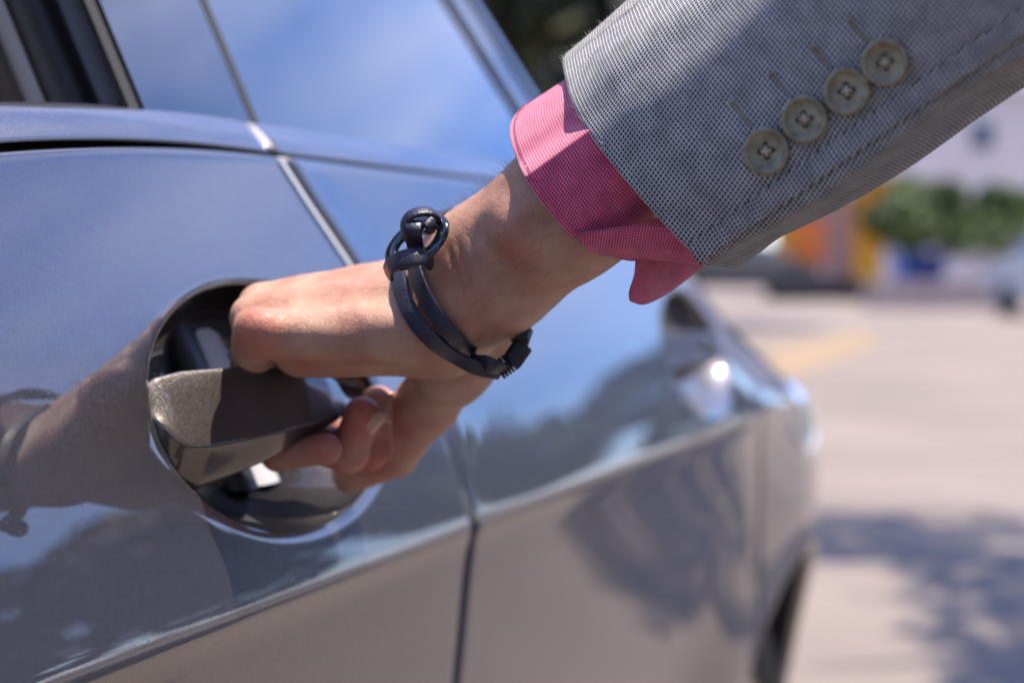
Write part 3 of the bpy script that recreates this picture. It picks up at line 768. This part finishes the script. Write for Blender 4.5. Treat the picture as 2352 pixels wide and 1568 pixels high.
sl_bvh = BVHTree.FromPolygons(sl_v.tolist(), [tuple(p.vertices) for p in sme.polygons])
# lapped vent edge: front ply lies on the rear ply
ex = []
for k, t in enumerate(np.linspace(0, 1, 14)):
    x0, y0 = 1606 + (2500 - 1606) * t, 597 + (-35 - 597) * t
    row = []
    for o in (-46, -14, 4, 14):
        x, y = x0 + o * .61, y0 + o * .79
        p, n_ = cast(sl_bvh, x, y, .60)
        row.append(p + n_ * (.0004 if o == -46 else (.0015 if o < 10 else .0009)))
    ex.append(row)
G = np.array(ex)
_u = np.empty(len(sme.loops) * 2, dtype=np.float32); sme.uv_layers[0].data.foreach_get('uv', _u); _vi = np.empty(len(sme.loops), dtype=np.int64); sme.loops.foreach_get('vertex_index', _vi)
sl_uv = np.zeros((len(sl_v), 2)); sl_uv[_vi] = _u.reshape(-1, 2)
Gs = np.stack([spline(G[:, i], 120, False) for i in range(4)], 1)
Vg = []; Ug = []
for i in range(120):
    p = Gs[i]; tl = (p[2] - p[0]); tl /= np.linalg.norm(tl); nrm = np.cross(tl, AXI); nrm /= np.linalg.norm(nrm)
    if nrm @ FW > 0: nrm = -nrm
    pr = [p[0], p[1], p[2], p[2] + tl * .0006 - nrm * .0003, p[2] + tl * .0006 - nrm * .0012, p[2] - nrm * .0016]
    for q_ in pr:
        Vg.append(q_); k_ = np.argmin(((sl_v - p[1 if len(Vg) % 6 else 0]) ** 2).sum(1))
    k0 = sl_uv[np.argmin(((sl_v[::1] - p[1]) ** 2).sum(1))]
    t0 = (p[1] - slvL.mean(0)) @ AXI
    for q_ in pr: Ug.append((k0[0] + (q_ - p[1]) @ tl, t0))
obj('vent_edge', Vg, grid_faces(120, 6), M_jacket, sleeve, uv=np.array(Ug))
M_bone = mat('horn_button', (.16, .14, .09), .42, 0)
noise_mix(M_bone, (.15, .13, .085), (.27, .24, .165), 240, 5)
M_hole = mat('button_hole_dark', (.02, .018, .015), .9)
M_thread = mat('cream_thread', (.45, .38, .30), .85)
def button(x, y, tilt=(0, 0)):
    p, n_ = cast(sl_bvh, x, y, .6)
    # average normal over the button's footprint
    ns = [cast(sl_bvh, x + dx, y + dy, .6)[1] for dx in (-40, 0, 40) for dy in (-40, 0, 40)]; n_ = np.mean(ns, 0); n_ = n_ + tilt[0] * RT + tilt[1] * UP - .5 * FW
    n_ /= np.linalg.norm(n_)
    a = AXI - (AXI @ n_) * n_; a /= np.linalg.norm(a); b = np.cross(n_, a)
    dd = (p - CAM) @ FW; R0 = 56 / F * dd
    c = p + n_ * .0018
    m = MB(); K = 64
    hr = .115; ho = .25  # hole radius / offset (relative)
    prof = [(.0, .0), (.40, .0), (.62, .0002), (.74, .0009), (.80, .0015), (.87, .0017), (.94, .0014), (.985, .0006), (1.0, -.0003), (.97, -.0014), (.6, -.0018), (0, -.0018)]
    V = []
    for i in range(K):
        q_ = 2 * math.pi * i / K
        for (r, h) in prof: V.append(c + R0 * r * (math.cos(q_) * a + math.sin(q_) * b) + n_ * h)
    m.add(V, grid_faces(K, len(prof), True), 0)
    cen = []
    for k in range(4):
        q_ = math.pi / 4 + k * math.pi / 2 + .35; h0 = c + R0 * ho * (math.cos(q_) * a + math.sin(q_) * b); cen.append(h0)
        ringv = [h0 + n_ * .00012 + R0 * hr * (math.cos(t) * a + math.sin(t) * b) for t in np.linspace(0, 2 * math.pi, 14, endpoint=False)]
        m.add(ringv, [tuple(range(14))], 1)
        rl = [h0 + n_ * .0001 + R0 * (hr + .02) * (math.cos(t) * a + math.sin(t) * b) for t in np.linspace(0, 2 * math.pi, 15)]
        m.tube(rl, .00013, 5, 0, False)
    for (i, j) in ((0, 2), (1, 3), (0, 2), (1, 3), (0, 1), (2, 3)):
        for w_ in range(3):
            off = (w_ - 1) * .00028; d = cen[j] - cen[i]; sd = np.cross(n_, d); sd /= np.linalg.norm(sd)
            jit = rng.normal(0, .00008, 3)
            if abs(i - j) == 1: continue
            m.tube([cen[i] + sd * off * .5, cen[i] * .7 + cen[j] * .3 + sd * off + n_ * .0007 + jit, (cen[i] + cen[j]) / 2 + sd * off + n_ * .0010 + jit, cen[i] * .3 + cen[j] * .7 + sd * off + n_ * .0007, cen[j] + sd * off * .5], .00020, 6, 2)
    m.tube([c - n_ * .0015, c - n_ * .004], .0012, 8, 2)
    return m.build('sleeve_button', [M_bone, M_hole, M_thread], sleeve, True)
for (x, y, t) in ((1762, 347, (0, 0)), (1850, 274, (-.05, .0)), (1947, 209, (-.05, 0)), (2035, 142, (-.05, 0))): button(x, y, t)
# buttonholes: stitched ridges
def stitch(x0, y0, x1, y1, w=.0009, k=24, name='buttonhole', knob=True):
    m = MB()
    for side in (-1, 1):
        for i in range(k):
            t = i / (k - 1); x = x0 + (x1 - x0) * t; y = y0 + (y1 - y0) * t
            p, n_ = cast(sl_bvh, x, y, .6); d, _ = cast(sl_bvh, x + (x1 - x0) * .05, y + (y1 - y0) * .05, .6)
            tdir = d - p; tdir /= np.linalg.norm(tdir); sd = np.cross(n_, tdir)
            m.tube([p + sd * side * .0001 - n_ * .00002, p + sd * side * w * .5 + n_ * .00015, p + sd * side * w - n_ * .00005], .00013, 5)
    if knob:
        p, n_ = cast(sl_bvh, x0, y0, .6)
        for i in range(5): m.tube([p + n_ * .0003 + rng.normal(0, .0008, 3), p + n_ * .0006, p + n_ * .0003 + rng.normal(0, .0008, 3)], .0003, 5)
    return m.build(name, M_stitch, sleeve, True)
M_stitch = mat('buttonhole_thread', (.30, .27, .235), .9)
for a in ((1682, 240, 1726, 287), (1772, 168, 1813, 220), (1866, 108, 1910, 154), (1950, 45, 1997, 95)): stitch(*a)

# rest of the person, beside the camera and outside the frame
M_trouser = mat('navy_trousers', (.03, .033, .05), .9); M_shoe = mat('brown_leather_shoe', (.08, .035, .015), .35)
M_plain = mat('jacket_cloth_plain', (.17, .17, .185), .9, 0, Sheen_Weight=.2); add_bump(M_plain, 700, .4, .0004)
SH = slvL.mean(0) + AXI * .30
bx_, by_ = float(SH[0]) + .30, float(SH[1]) - .16
def body_mesh(name, caps, mt, h=.011, k=.03, parent=None):
    global T
    A_ = np.array([c[:3] for c in caps] + [c[3:6] for c in caps]); mx_ = max(max(c[6:8]) for c in caps) + .04
    lo = A_.min(0) - mx_; hi = A_.max(0) + mx_; dm = np.ceil((hi - lo) / h).astype(int)
    X, Y, Z = np.meshgrid(*[lo[i] + h * np.arange(dm[i]) for i in range(3)], indexing='ij', sparse=True); f = np.full(dm, .3)
    for c in caps:
        a = np.array(c[:3]); d = np.array(c[3:6]) - a; ys = c[8] if len(c) > 8 else 1.0
        L2 = max(d @ d, 1e-9); t = np.clip(((X - a[0]) * d[0] + (Y - a[1]) * d[1] + (Z - a[2]) * d[2]) / L2, 0, 1)
        q_ = np.sqrt((X - a[0] - t * d[0]) ** 2 + ((Y - a[1] - t * d[1]) * ys) ** 2 + (Z - a[2] - t * d[2]) ** 2) - (c[6] + (c[7] - c[6]) * t)
        f = smin(f, q_, k)
    P_, Q_ = surface_nets(f, lo, h)
    return obj(name, P_, Q_, mt, parent)
B0 = np.array([bx_, by_])
def bc(x, y, z, x2, y2, z2, r1, r2, *e): return (bx_ + x, by_ + y, z, bx_ + x2, by_ + y2, z2, r1, r2, *e)
sh_l = (float(SH[0]) - bx_, float(SH[1]) - by_, float(SH[2]))
body_mesh('jacket_body', [bc(-.02, 0, .92, 0, 0, 1.20, .165, .17, 1.25), bc(0, 0, 1.20, 0, 0, 1.40, .17, .12, 1.3), bc(-.16, .02, 1.42, .17, -.04, 1.42, .06, .06),
   bc(-.17, .03, 1.41, sh_l[0], sh_l[1], sh_l[2], .062, .060), bc(.19, -.05, 1.40, .27, -.07, 1.12, .06, .05), bc(.27, -.07, 1.12, .24, .06, .90, .05, .04)], M_plain, parent=person)
body_mesh('trousers', [bc(-.08, .0, .92, -.11, .03, .50, .095, .068), bc(-.11, .03, .50, -.12, .0, .10, .068, .055), bc(.08, -.02, .92, .12, .02, .50, .095, .068), bc(.12, .02, .50, .13, -.04, .10, .068, .055)], M_trouser, parent=person, k=.02)
for sx in (-.125, .13): body_mesh('shoe', [bc(sx, -.04, .05, sx - .07, .14, .04, .05, .036)], M_shoe, h=.006, parent=person)
hd = body_mesh('head', [bc(0, .0, 1.44, -.005, .02, 1.56, .055, .05), bc(-.01, .02, 1.62, -.02, .03, 1.69, .074, .082), bc(-.045, .06, 1.585, -.03, .05, 1.60, .045, .05), bc(-.085, .085, 1.625, -.07, .075, 1.655, .011, .010), bc(-.09, -.035, 1.64, -.09, -.035, 1.66, .012, .012), bc(.06, .08, 1.63, .06, .08, 1.65, .012, .012)], M_skin, h=.006, k=.014, parent=person)
body_mesh('hair', [bc(-.005, .005, 1.71, .01, -.01, 1.66, .083, .080)], mat('brown_hair', (.03, .018, .010), .6), h=.007, parent=person)

# ---------------------------------------------------------------- bracelet
M_leather = mat('navy_leather', (.009, .010, .030), .40, 0)
add_bump(M_leather, 1100, .8, .0004, 5)
M_gun = mat('blue_black_metal', (.035, .05, .065), .12, .9, Coat_Weight=.5)
M_matte = mat('black_clasp', (.008, .008, .010), .45)
br = empty('bracelet', tuple(W(1010, 660, .64)))
tag(br, 'navy leather bracelet with dark oval ring and black clasp around the wrist', 'bracelet')
def ribbon(pts, width, thick, mt, name, nrm=None, n=60, closed=False, arch=.25, parent=br):
    """pts: list of (pos, normal)"""
    Pp = spline([p for p, _ in pts], n, closed); Nn = spline([q_ for _, q_ in pts], n, closed)
    V = []; sec = []
    for a in np.linspace(0, 2 * math.pi, 16, endpoint=False):
        ca, sa = math.cos(a), math.sin(a)
        sec.append((np.sign(ca) * abs(ca) ** .3, np.sign(sa) * abs(sa) ** .35))
    for i in range(n):
        t = (Pp[(i + 1) % n] - Pp[i - 1]) if closed else Pp[min(i + 1, n - 1)] - Pp[max(i - 1, 0)]
        t /= np.linalg.norm(t) + 1e-12; u = Nn[i] - (Nn[i] @ t) * t; u /= np.linalg.norm(u) + 1e-12; sd = np.cross(t, u)
        w_ = width(i / (n - 1)) if callable(width) else width
        for (a, b) in sec: V.append(Pp[i] + sd * a * w_ / 2 + u * (b * thick / 2 - arch * thick * a * a))
    m = 16
    Fc = [(i * m + j, ((i + 1) % n) * m + j, ((i + 1) % n) * m + (j + 1) % m, i * m + (j + 1) % m) for i in range(n if closed else n - 1) for j in range(m)]
    if not closed: Fc += [tuple(range(m)), tuple((n - 1) * m + j for j in range(m))[::-1]]
    o = obj(name, V, Fc, mt, parent); o.data.set_sharp_from_angle(angle=math.radians(38)); return o
def onhand(x, y, lift, dflt=.66, smooth=26):
    ds = []; ns = []
    for dx in (-smooth, 0, smooth):
        for dy in (-smooth, 0, smooth):
            p, n_ = cast(hand_bvh, x + dx, y + dy)
            if p is not None: ds.append((p - CAM) @ FW); ns.append(n_)
    if not ds: return W(x, y, dflt), -FW
    n_ = np.mean(ns, 0); n_ /= np.linalg.norm(n_)
    p0, _ = cast(hand_bvh, x, y)
    d = min(ds) if p0 is None else (p0 - CAM) @ FW
    return W(x, y, d) + (-FW) * lift, n_
LF = .0032
bA = [onhand(*q_, LF) for q_ in ((918, 600), (916, 640), (930, 690), (957, 740), (997, 785), (1045, 820))] + [(W(1098, 846, .655), -FW - .4 * UP), (W(1150, 857, .660), -FW - .5 * UP)]
bB = [onhand(*q_, LF + .0006) for q_ in ((948, 596), (956, 630), (975, 680), (1005, 728), (1045, 776), (1085, 812))] + [(W(1125, 838, .652), -FW - .3 * UP), (W(1165, 850, .662), -FW - .5 * UP)]
wA = lambda t: .0070 - .0012 * t
ribbon(bA, wA, .0016, M_leather, 'strap', arch=.12); ribbon(bB, wA, .0016, M_leather, 'strap', arch=.12)
# strap running behind the wrist
bk = [(W(1205, 760, .675), RT), (W(1190, 700, .705), RT * .6 + FW), (W(1150, 620, .722), FW), (W(1100, 540, .716), FW - RT * .3), (W(1060, 492, .695), UP), (W(1020, 487, .672), UP - RT * .3), (W(985, 500, .655), UP)]
ribbon(bk, .0075, .0020, M_leather, 'strap')
# magnetic clasp: two faceted barrels
mb = MB()
def facet(c, d, up, L_, w_, t_):
    d = d / np.linalg.norm(d); up = up - (up @ d) * d; up /= np.linalg.norm(up); sd = np.cross(d, up); K = 10; V = []
    for (x, k) in ((-.5, .82), (-.42, 1), (.42, 1), (.5, .82)):
        for j in range(K):
            q_ = 2 * math.pi * (j + .5) / K; V.append(c + d * x * L_ + k * (sd * math.cos(q_) * w_ / 2 + up * math.sin(q_) * t_ / 2))
    mb.add(V, [(i * K + j, (i + 1) * K + j, (i + 1) * K + (j + 1) % K, i * K + (j + 1) % K) for i in range(3) for j in range(K)] + [tuple(range(K))[::-1], tuple(30 + j for j in range(K))])
facet(W(1188, 812, .664), W(1205, 795, .664) - W(1172, 842, .664), -FW, .0095, .0085, .0075)
facet(W(1198, 770, .672), W(1203, 748, .680) - W(1188, 792, .672), -FW, .0075, .0080, .0075)
mb.build('clasp', M_matte, br)
mb = MB()
for k in range(5):
    c = W(1146 + 7 * k, 850 - 5 * k, .662); dd_ = W(1172, 826, .662) - W(1140, 852, .662); dd_ /= np.linalg.norm(dd_); a = np.cross(dd_, FW); a /= np.linalg.norm(a)
    mb.tube([c + .0036 * math.cos(t) * a - .0032 * math.sin(t) * FW for t in np.linspace(0, 2 * math.pi, 17)], .0006, 6)
mb.build('thread_wrap', M_matte, br, True)
# oval ring on the back of the wrist
rc = W(958, 556, .640); ra_ = W(1026, 500, .640) - W(888, 608, .640); La = np.linalg.norm(ra_) / 2; ra_ /= np.linalg.norm(ra_)
rn = -FW * .72 + UP * .55 - RT * .42; rn -= (rn @ ra_) * ra_; rn /= np.linalg.norm(rn); rb_ = np.cross(rn, ra_)
mb = MB(); K = 64; V = []
for i in range(K):
    q_ = 2 * math.pi * i / K; base = rc + ra_ * math.cos(q_) * (La - .0028) + rb_ * math.sin(q_) * .0085
    rad = ra_ * math.cos(q_) + rb_ * math.sin(q_) * 1.3; rad /= np.linalg.norm(rad)
    for j in range(12):
        p_ = 2 * math.pi * j / 12; V.append(base + rad * .0027 * math.cos(p_) + rn * .0014 * math.sin(p_))
mb.add(V, grid_faces(K, 12, True) + [(i * 12 + 11, ((i + 1) % K) * 12 + 11, ((i + 1) % K) * 12, i * 12) for i in range(K)])
mb.build('oval_ring', M_gun, br, True)
# leather knots through the ring
def rb2(pxs, width, name='knot_loop', th=.0019, n=40):
    return ribbon([(W(x, y, d), np.array(nn[0] * RT + nn[1] * UP - nn[2] * FW)) for (x, y, d, nn) in pxs], width, th, M_leather, name, n=n)
rb2([(890, 628, .648, (-1, -.4, .4)), (895, 610, .638, (-.7, .1, .7)), (915, 597, .633, (-.3, .4, .9)), (950, 588, .631, (0, .4, .9)), (978, 588, .633, (.3, .3, .9)), (992, 600, .638, (.8, .1, .4))], .0072)
rb2([(930, 548, .640, (-.9, 0, .5)), (926, 520, .636, (-.8, .3, .5)), (938, 496, .634, (-.5, .7, .5)), (965, 484, .634, (0, .9, .5)), (995, 487, .637, (.4, .8, .4)), (1012, 505, .643, (.7, .5, .4))], .0062)
rb2([(950, 508, .633, (0, .7, .8)), (948, 530, .631, (-.2, .2, 1)), (952, 556, .635, (-.1, -.2, 1)), (956, 582, .640, (0, -.2, 1))], .0064)
rb2([(968, 520, .636, (0, .6, .8)), (982, 508, .632, (.2, .6, .8)), (992, 520, .633, (.6, .2, .8)), (984, 534, .640, (.3, -.6, .6))], .0056)

# loose wool fibres on the sleeve's upper outline and hem
M_fib = mat('wool_fibre', (.45, .43, .40), .9)
fb = MB()
for k in range(420):
    t = rng.uniform(0, 1)
    if k % 8: x, y = 1294 + 175 * t, 142 - 142 * t + rng.uniform(0, 6)
    else: q_ = rng.integers(0, len(slv_px) - 11); x = slv_px[q_][0] + 8; y = slv_px[q_][1] + rng.uniform(-30, 30)
    p = None
    for dy in range(0, 60, 4):
        p, n_ = cast(sl_bvh, x + dy * .5, y + dy)
        if p is not None: break
    if p is None: continue
    dr = (UP * .7 - RT * .8) + rng.normal(0, .5, 3); dr /= np.linalg.norm(dr); l_ = rng.uniform(.0010, .0032); sd_ = rng.normal(0, .35, 3) * l_
    fb.tube([p, p + dr * l_ * .5 + sd_ * .3, p + dr * l_ + sd_], [.00005, .00004, .00002], 3, 0, False)
tag(fb.build('loose_fibres', M_fib, sleeve), kind='stuff')

# ---------------------------------------------------------------- ground and background
M_ground = mat('sunlit_concrete', (.40, .33, .27), .85)
noise_mix(M_ground, (.122, .099, .085), (.196, .157, .130), .55, 8, lo=.25, hi=.75)
g = MB(); g.add([(-900, -900, 0), (900, -900, 0), (900, 900, 0), (-900, 900, 0)], [(0, 1, 2, 3)])
tag(g.build('ground', M_ground), kind='structure')
M_leaf = mat('leaves', (.06, .10, .02), .55, 0, Transmission_Weight=0.0)
noise_mix(M_leaf, (.035, .06, .012), (.10, .15, .03), 1.5, 3)
M_leafd = mat('dark_leaves', (.03, .035, .012), .6); noise_mix(M_leafd, (.014, .017, .006), (.045, .048, .014), 1.2, 3)
M_bark = mat('bark', (.10, .07, .05), .9)
def crown_mesh(mt, n=5000, size=.16, seed=1, blobs=9):
    r = np.random.default_rng(seed); V = []; 
    cs = r.normal(0, 1, (blobs, 3)); cs = cs / np.linalg.norm(cs, axis=1)[:, None] * r.uniform(.25, .68, (blobs, 1)); rs = r.uniform(.28, .45, blobs)
    k = r.integers(0, blobs, n); d = r.normal(0, 1, (n, 3)); d /= np.linalg.norm(d, axis=1)[:, None]
    p = cs[k] + d * (rs[k] * r.uniform(.55, 1.0, n) ** .5)[:, None]
    a = r.normal(0, 1, (n, 3)); a /= np.linalg.norm(a, axis=1)[:, None]; b = np.cross(a, r.normal(0, 1, (n, 3))); b /= np.linalg.norm(b, axis=1)[:, None]
    sz = size * r.uniform(.5, 1.1, n)[:, None]
    Vv = np.stack([p - a * sz * .5, p + b * sz * .3, p + a * sz * .5, p - b * sz * .3], 1).reshape(-1, 3)
    me = bpy.data.meshes.new('crown'); me.from_pydata(Vv.tolist(), [], [(4 * i, 4 * i + 1, 4 * i + 2, 4 * i + 3) for i in range(n)]); me.materials.append(mt); me.update()
    return me
CM = [crown_mesh(M_leaf, 5200, .14, 1), crown_mesh(M_leafd, 5200, .14, 2), crown_mesh(M_leaf, 11000, .12, 5, 12), crown_mesh(M_leaf, 5200, .10, 8, 8), crown_mesh(M_leaf, 2300, .10, 9, 8)]
def tree(x, y, h, r, k, label, group=None, trunk_h=None, name='tree', cz=None, sz=None, off=(0, 0)):
    t = empty(name, (x, y, 0), 0 if off != (0, 0) else rng.uniform(0, 6)); tag(t, label, 'tree' if name == 'tree' else 'shrub', group)
    th_ = trunk_h or h * .45; m = MB()
    m.tube([(0, 0, 0), (.05 * r + off[0] * .15, off[1] * .15, th_ * .5), (off[0] * .6, .05 * r + off[1] * .6, th_), (off[0], off[1], h * .8)], [.012 * h + .02, .010 * h, .007 * h, .01], 10)
    for q_ in range(6):
        a = q_ * 1.05 + .3; zb_ = th_ * (.75 + .05 * q_)
        ox, oy = off
        m.tube([(ox * .6, oy * .6, th_ * (1 + .02 * q_)), (ox + .3 * r * math.cos(a), oy + .3 * r * math.sin(a), zb_ + .15 * h), (ox + .6 * r * math.cos(a), oy + .6 * r * math.sin(a), zb_ + .24 * h)], [.006 * h, .004 * h, .0015 * h], 6)
    m.build('trunk', M_bark, t, True, wc=False)
    c = bpy.data.objects.new('crown', CM[k]); COL.objects.link(c); c.parent = t
    ch = (h - th_ * .8) / 2; c.location = (off[0], off[1], th_ * .8 + ch if cz is None else cz); c.scale = (r, r, ch if sz is None else sz)
    return t
def at(x, y, Y):   # ground/any point on the ray of a pixel at distance Y
    d = W(x, y, 1.0) - CAM; return CAM + d * (Y / d[1])
# trees behind the car
for i, (px, Y, h, r, lb) in enumerate([(1090, 19, 8.5, 3.2, 'tall dark tree directly behind the rear window of the grey car'),
                                       (1330, 22, 9.5, 3.6, 'tall dark tree rising between the car roof and the jacket sleeve'),
                                       (1600, 26, 8.8, 3.6, 'dark tree behind the jacket sleeve, left of the yellow kiosk'),
                                       (860, 24, 8.5, 3.6, 'dark tree hidden mostly by the car roof, farthest left')]):
    p = at(px, 600, Y); tree(p[0], p[1], h, r, 1, lb, 'dark trees beyond the car', 1.6)
# low green trees at right
for (px, Y, h, r, lb) in [(2130, 44, 3.6, 2.2, 'bright green bushy tree above the blue bin'), (2270, 47, 3.6, 2.0, 'bright green bushy tree in front of the pale building'), (2062, 52, 4.2, 1.6, 'green tree just right of the yellow kiosk')]:
    p = at(px, 600, Y); tree(p[0], p[1], h, r, 0, lb, 'green trees before the pale building', .7)
# pale building
M_wall = mat('pale_plaster', (.62, .50, .45), .85); noise_mix(M_wall, (.58, .47, .42), (.66, .54, .49), .4, 5)
M_roof = mat('slate_roof', (.12, .12, .16), .7); M_win = mat('dark_window', (.03, .04, .06), .1)
def house(cx, cy, rz, w, d, h, label, wm=M_wall, rows=2, cols=6, roof=True):
    b = empty('building', (cx, cy, 0), rz); tag(b, label, 'building')
    m = MB(); m.box((0, 0, h / 2), (w / 2, d / 2, h / 2)); m.build('wall', wm, b, wc=False)
    m = MB(); o = .35
    m.add([(-w / 2 - o, -d / 2 - o, h), (w / 2 + o, -d / 2 - o, h), (w / 2 + o, d / 2 + o, h), (-w / 2 - o, d / 2 + o, h), (-w / 2 + 1, 0, h + 1.3), (w / 2 - 1, 0, h + 1.3)],
          [(0, 1, 5, 4), (2, 3, 4, 5), (1, 2, 5), (3, 0, 4), (0, 3, 2, 1)]); m.build('roof', M_roof, b, wc=False)
    for i in range(cols):
        for j in range(rows):
            m = MB(); x = -w / 2 + (i + .5) * w / cols; z = (j + .55) * h / rows
            m.box((x, -d / 2 - .03, z), (.45, .05, .55)); f = m.build('window', M_wall2, b, wc=False)
            m = MB(); m.box((x, -d / 2 - .09, z), (.38, .015, .48)); m.build('pane', M_win, f, wc=False)
    return b
M_wall2 = mat('window_frame', (.6, .58, .55), .6)
house(19.5, 66, -.25, 17, 8, 7.2, 'pale pink rendered building behind the green trees')
# kiosk, red and yellow
M_yel = mat('yellow_paint', (.75, .33, .01), .5); M_red = mat('orange_red_paint', (.75, .17, .015), .5); M_pnk = mat('pinkish_board', (.50, .30, .24), .7)
M_blue = mat('blue_plastic', (.01, .06, .30), .4)
p = at(1900, 600, 44); kx, ky = p[0], p[1]
ks = empty('kiosk', (kx, ky, 0), -.1); tag(ks, 'yellow and orange kiosk with a pinkish front panel and black counter', 'kiosk')
m = MB(); m.box((0, .8, 1.35), (1.15, .7, 1.35)); m.build('back_panel', M_pnk, ks, wc=False)
for x in (-1.05, 1.0):
    m = MB(); m.box((x, 0, 1.5), (.34 if x > 0 else .30, .25, 1.5)); m.build('post', M_yel, ks, wc=False)
m = MB(); m.box((-.55, -.1, 1.15), (.42, .2, .95)); m.build('side_board', M_red, ks, wc=False)
m = MB(); m.box((0, .3, 3.08), (1.5, 1.1, .08)); m.build('canopy', M_yel, ks, wc=False)
m = MB(); m.box((0, -.05, .25), (1.3, .3, .25)); m.build('counter', M_black, ks, wc=False)
p = at(2110, 600, 50); bn = empty('recycling_bin', (p[0], p[1], 0), .1); tag(bn, 'large blue wheeled bin under the green trees', 'bin')
m = MB(); m.add([(-.55, -.4, .1), (.55, -.4, .1), (.55, .4, .1), (-.55, .4, .1), (-.68, -.52, 1.15), (.68, -.52, 1.15), (.68, .52, 1.15), (-.68, .52, 1.15)], [(0, 3, 2, 1), (0, 1, 5, 4), (1, 2, 6, 5), (2, 3, 7, 6), (3, 0, 4, 7)]); m.build('body', M_blue, bn, wc=False)
m = MB(); m.box((0, 0, 1.2), (.72, .56, .06)); m.build('lid', M_blue, bn, wc=False)
M_kerb = mat('pinkish_concrete', (.36, .27, .24), .85); noise_mix(M_kerb, (.30, .22, .19), (.40, .31, .27), 3, 5)
p = at(2170, 600, 36); lw = MB(); lw.box((p[0], p[1], .26), (1.7, .16, .26), .08); lw.box((p[0], p[1], .55), (1.76, .2, .035), .08)
tag(lw.build('low_wall', M_kerb), 'low pinkish concrete wall in front of the blue bin', 'wall')
# simple far cars
def far_car(x, y, rz, col, label):
    c = empty('parked_car', (x, y, 0), rz); tag(c, label, 'car', 'cars parked across the forecourt')
    pm = mat('car_paint', col, .5, 0, Coat_Weight=.5, Coat_Roughness=.25)
    prof = [(-2.1, .35), (-2.15, .75), (-1.95, .95), (-1.2, 1.0), (-.65, 1.42), (.75, 1.45), (1.45, 1.02), (2.05, .92), (2.15, .55), (2.1, .35)]
    V = [];
    for yy_, k in ((-.85, .0), (-.78, 1), (.78, 1), (.85, 0)):
        for (a, b) in prof: V.append((a, yy_ * (1 if b < 1.1 else .8), b))
    m = MB(); n = len(prof); m.add(V, [(i * n + j, i * n + (j + 1) % n, (i + 1) * n + (j + 1) % n, (i + 1) * n + j) for i in range(3) for j in range(n)] + [tuple(range(n))[::-1], tuple(3 * n + j for j in range(n))]); m.build('body', pm, c, wc=False)
    for sd_ in (-1, 1):
        m = MB(); m.add([(-1.05, sd_ * .84, 1.02), (1.2, sd_ * .84, 1.02), (.7, sd_ * .715, 1.38), (-.6, sd_ * .715, 1.38)], [(0, 1, 2, 3)]); m.build('window', M_win, c, wc=False)
    m = MB(); m.add([(1.40, -.66, 1.06), (1.40, .66, 1.06), (.80, .60, 1.42), (.80, -.60, 1.42)], [(0, 1, 2, 3)]); m.build('windscreen', M_win, c, wc=False)
    for wx in (-1.3, 1.35):
        for sd_ in (-1, 1):
            m = MB(); m.tube([(wx, sd_ * .66, .32), (wx, sd_ * .88, .32)], .32, 20); m.build('wheel', M_rubber, c, wc=False)
    for sd_ in (-1, 1):
        m = MB(); m.box((2.11, sd_ * .62, .72), (.06, .18, .09)); m.build('headlight', M_lamp, c, wc=False)
    return c
p = at(2430, 600, 30); far_car(p[0] + .4, p[1], -1.45, (.30, .30, .34), 'silver car facing the camera at the right edge')
p = at(1680, 600, 43); far_car(p[0], p[1], .1, (.035, .03, .03), 'dark car left of the kiosk, beyond the gripped door')
# yellow marking and slightly darker paving patches
M_mark = mat('yellow_marking', (.215, .150, .085), .8)
m = MB(); A_ = [at(1760, 725, 1)]; 
def gp(x, y, z=.004):
    d = W(x, y, 1.0) - CAM; t = (z - 1.0) / d[2]; return CAM + d * t
m.add([gp(1760, 800), gp(1990, 760), gp(2020, 790), gp(1800, 870)], [(0, 1, 2, 3)]); tag(m.build('yellow_road_marking', M_mark), kind='structure')
# overhanging trees to the right of the frame whose crowns shade the paving
tree(6.2, 1.9, 8.8, 1.6, 4, 'leafy shade tree leaning toward the rear wheel of the grey car', 'shade trees beside the car', 6.0, off=(-2.7, 2.4))
tree(6.4, 2.9, 8.2, .80, 4, 'slim tree leaning over the paving, farthest along beside the grey car', 'shade trees beside the car', 6.0, off=(-3.4, 3.1))
tree(6.6, -.2, 9.6, 3.0, 2, 'broad shade tree to the right of the camera', 'shade trees beside the car', 6.4, off=(-1.2, 1.2))
tree(4.8, -3.4, 9.2, 3.3, 2, 'broad unseen tree added to shade the ground behind the camera', 'shade trees beside the car', 6.2, off=(-2.3, .2))  # unseen; crown placed to shade the ground around the camera and hand
for x, y, h, r, lb in ((-9, -9, 8, 4.4, 'tall dark tree added to block sky light behind the camera, on the far side of the car'), (-2.5, -10, 9, 4.6, 'tall dark tree added to block sky light directly behind the camera'), (4, -10.5, 8.5, 4.4, 'tall dark tree added to block sky light behind and right of the camera'),
                       (10.5, -8.5, 9, 4.6, 'tall dark tree added to block sky light at the corner behind the camera'), (13, -2.0, 7.5, 4.0, 'tall dark tree added to block sky light well to the right of the camera')):
    tree(x, y, h, r, 1, lb, 'unseen trees added to block sky light', 1.2)  # unseen trees, added to cut the sky fill from behind the camera
# row of trees and hedge along the right that the car paint mirrors
rows_ = ['first', 'second', 'third', 'fourth', 'fifth', 'sixth']
for i, (x, y, h, r) in enumerate([(12, 20, 4.3, 3.1), (15.5, 17, 6.0, 3.5), (17.5, 12.5, 6.2, 3.6), (18.5, 8, 6.0, 3.5), (19, 2, 4.8, 3.2), (17, -4, 5.2, 3.2)]):
    tree(x, y, h, r, (1, 0, 1, 0, 1, 0)[i], rows_[i] + ' low tree from the far end of the row right of the forecourt', 'trees along the right side', .6)
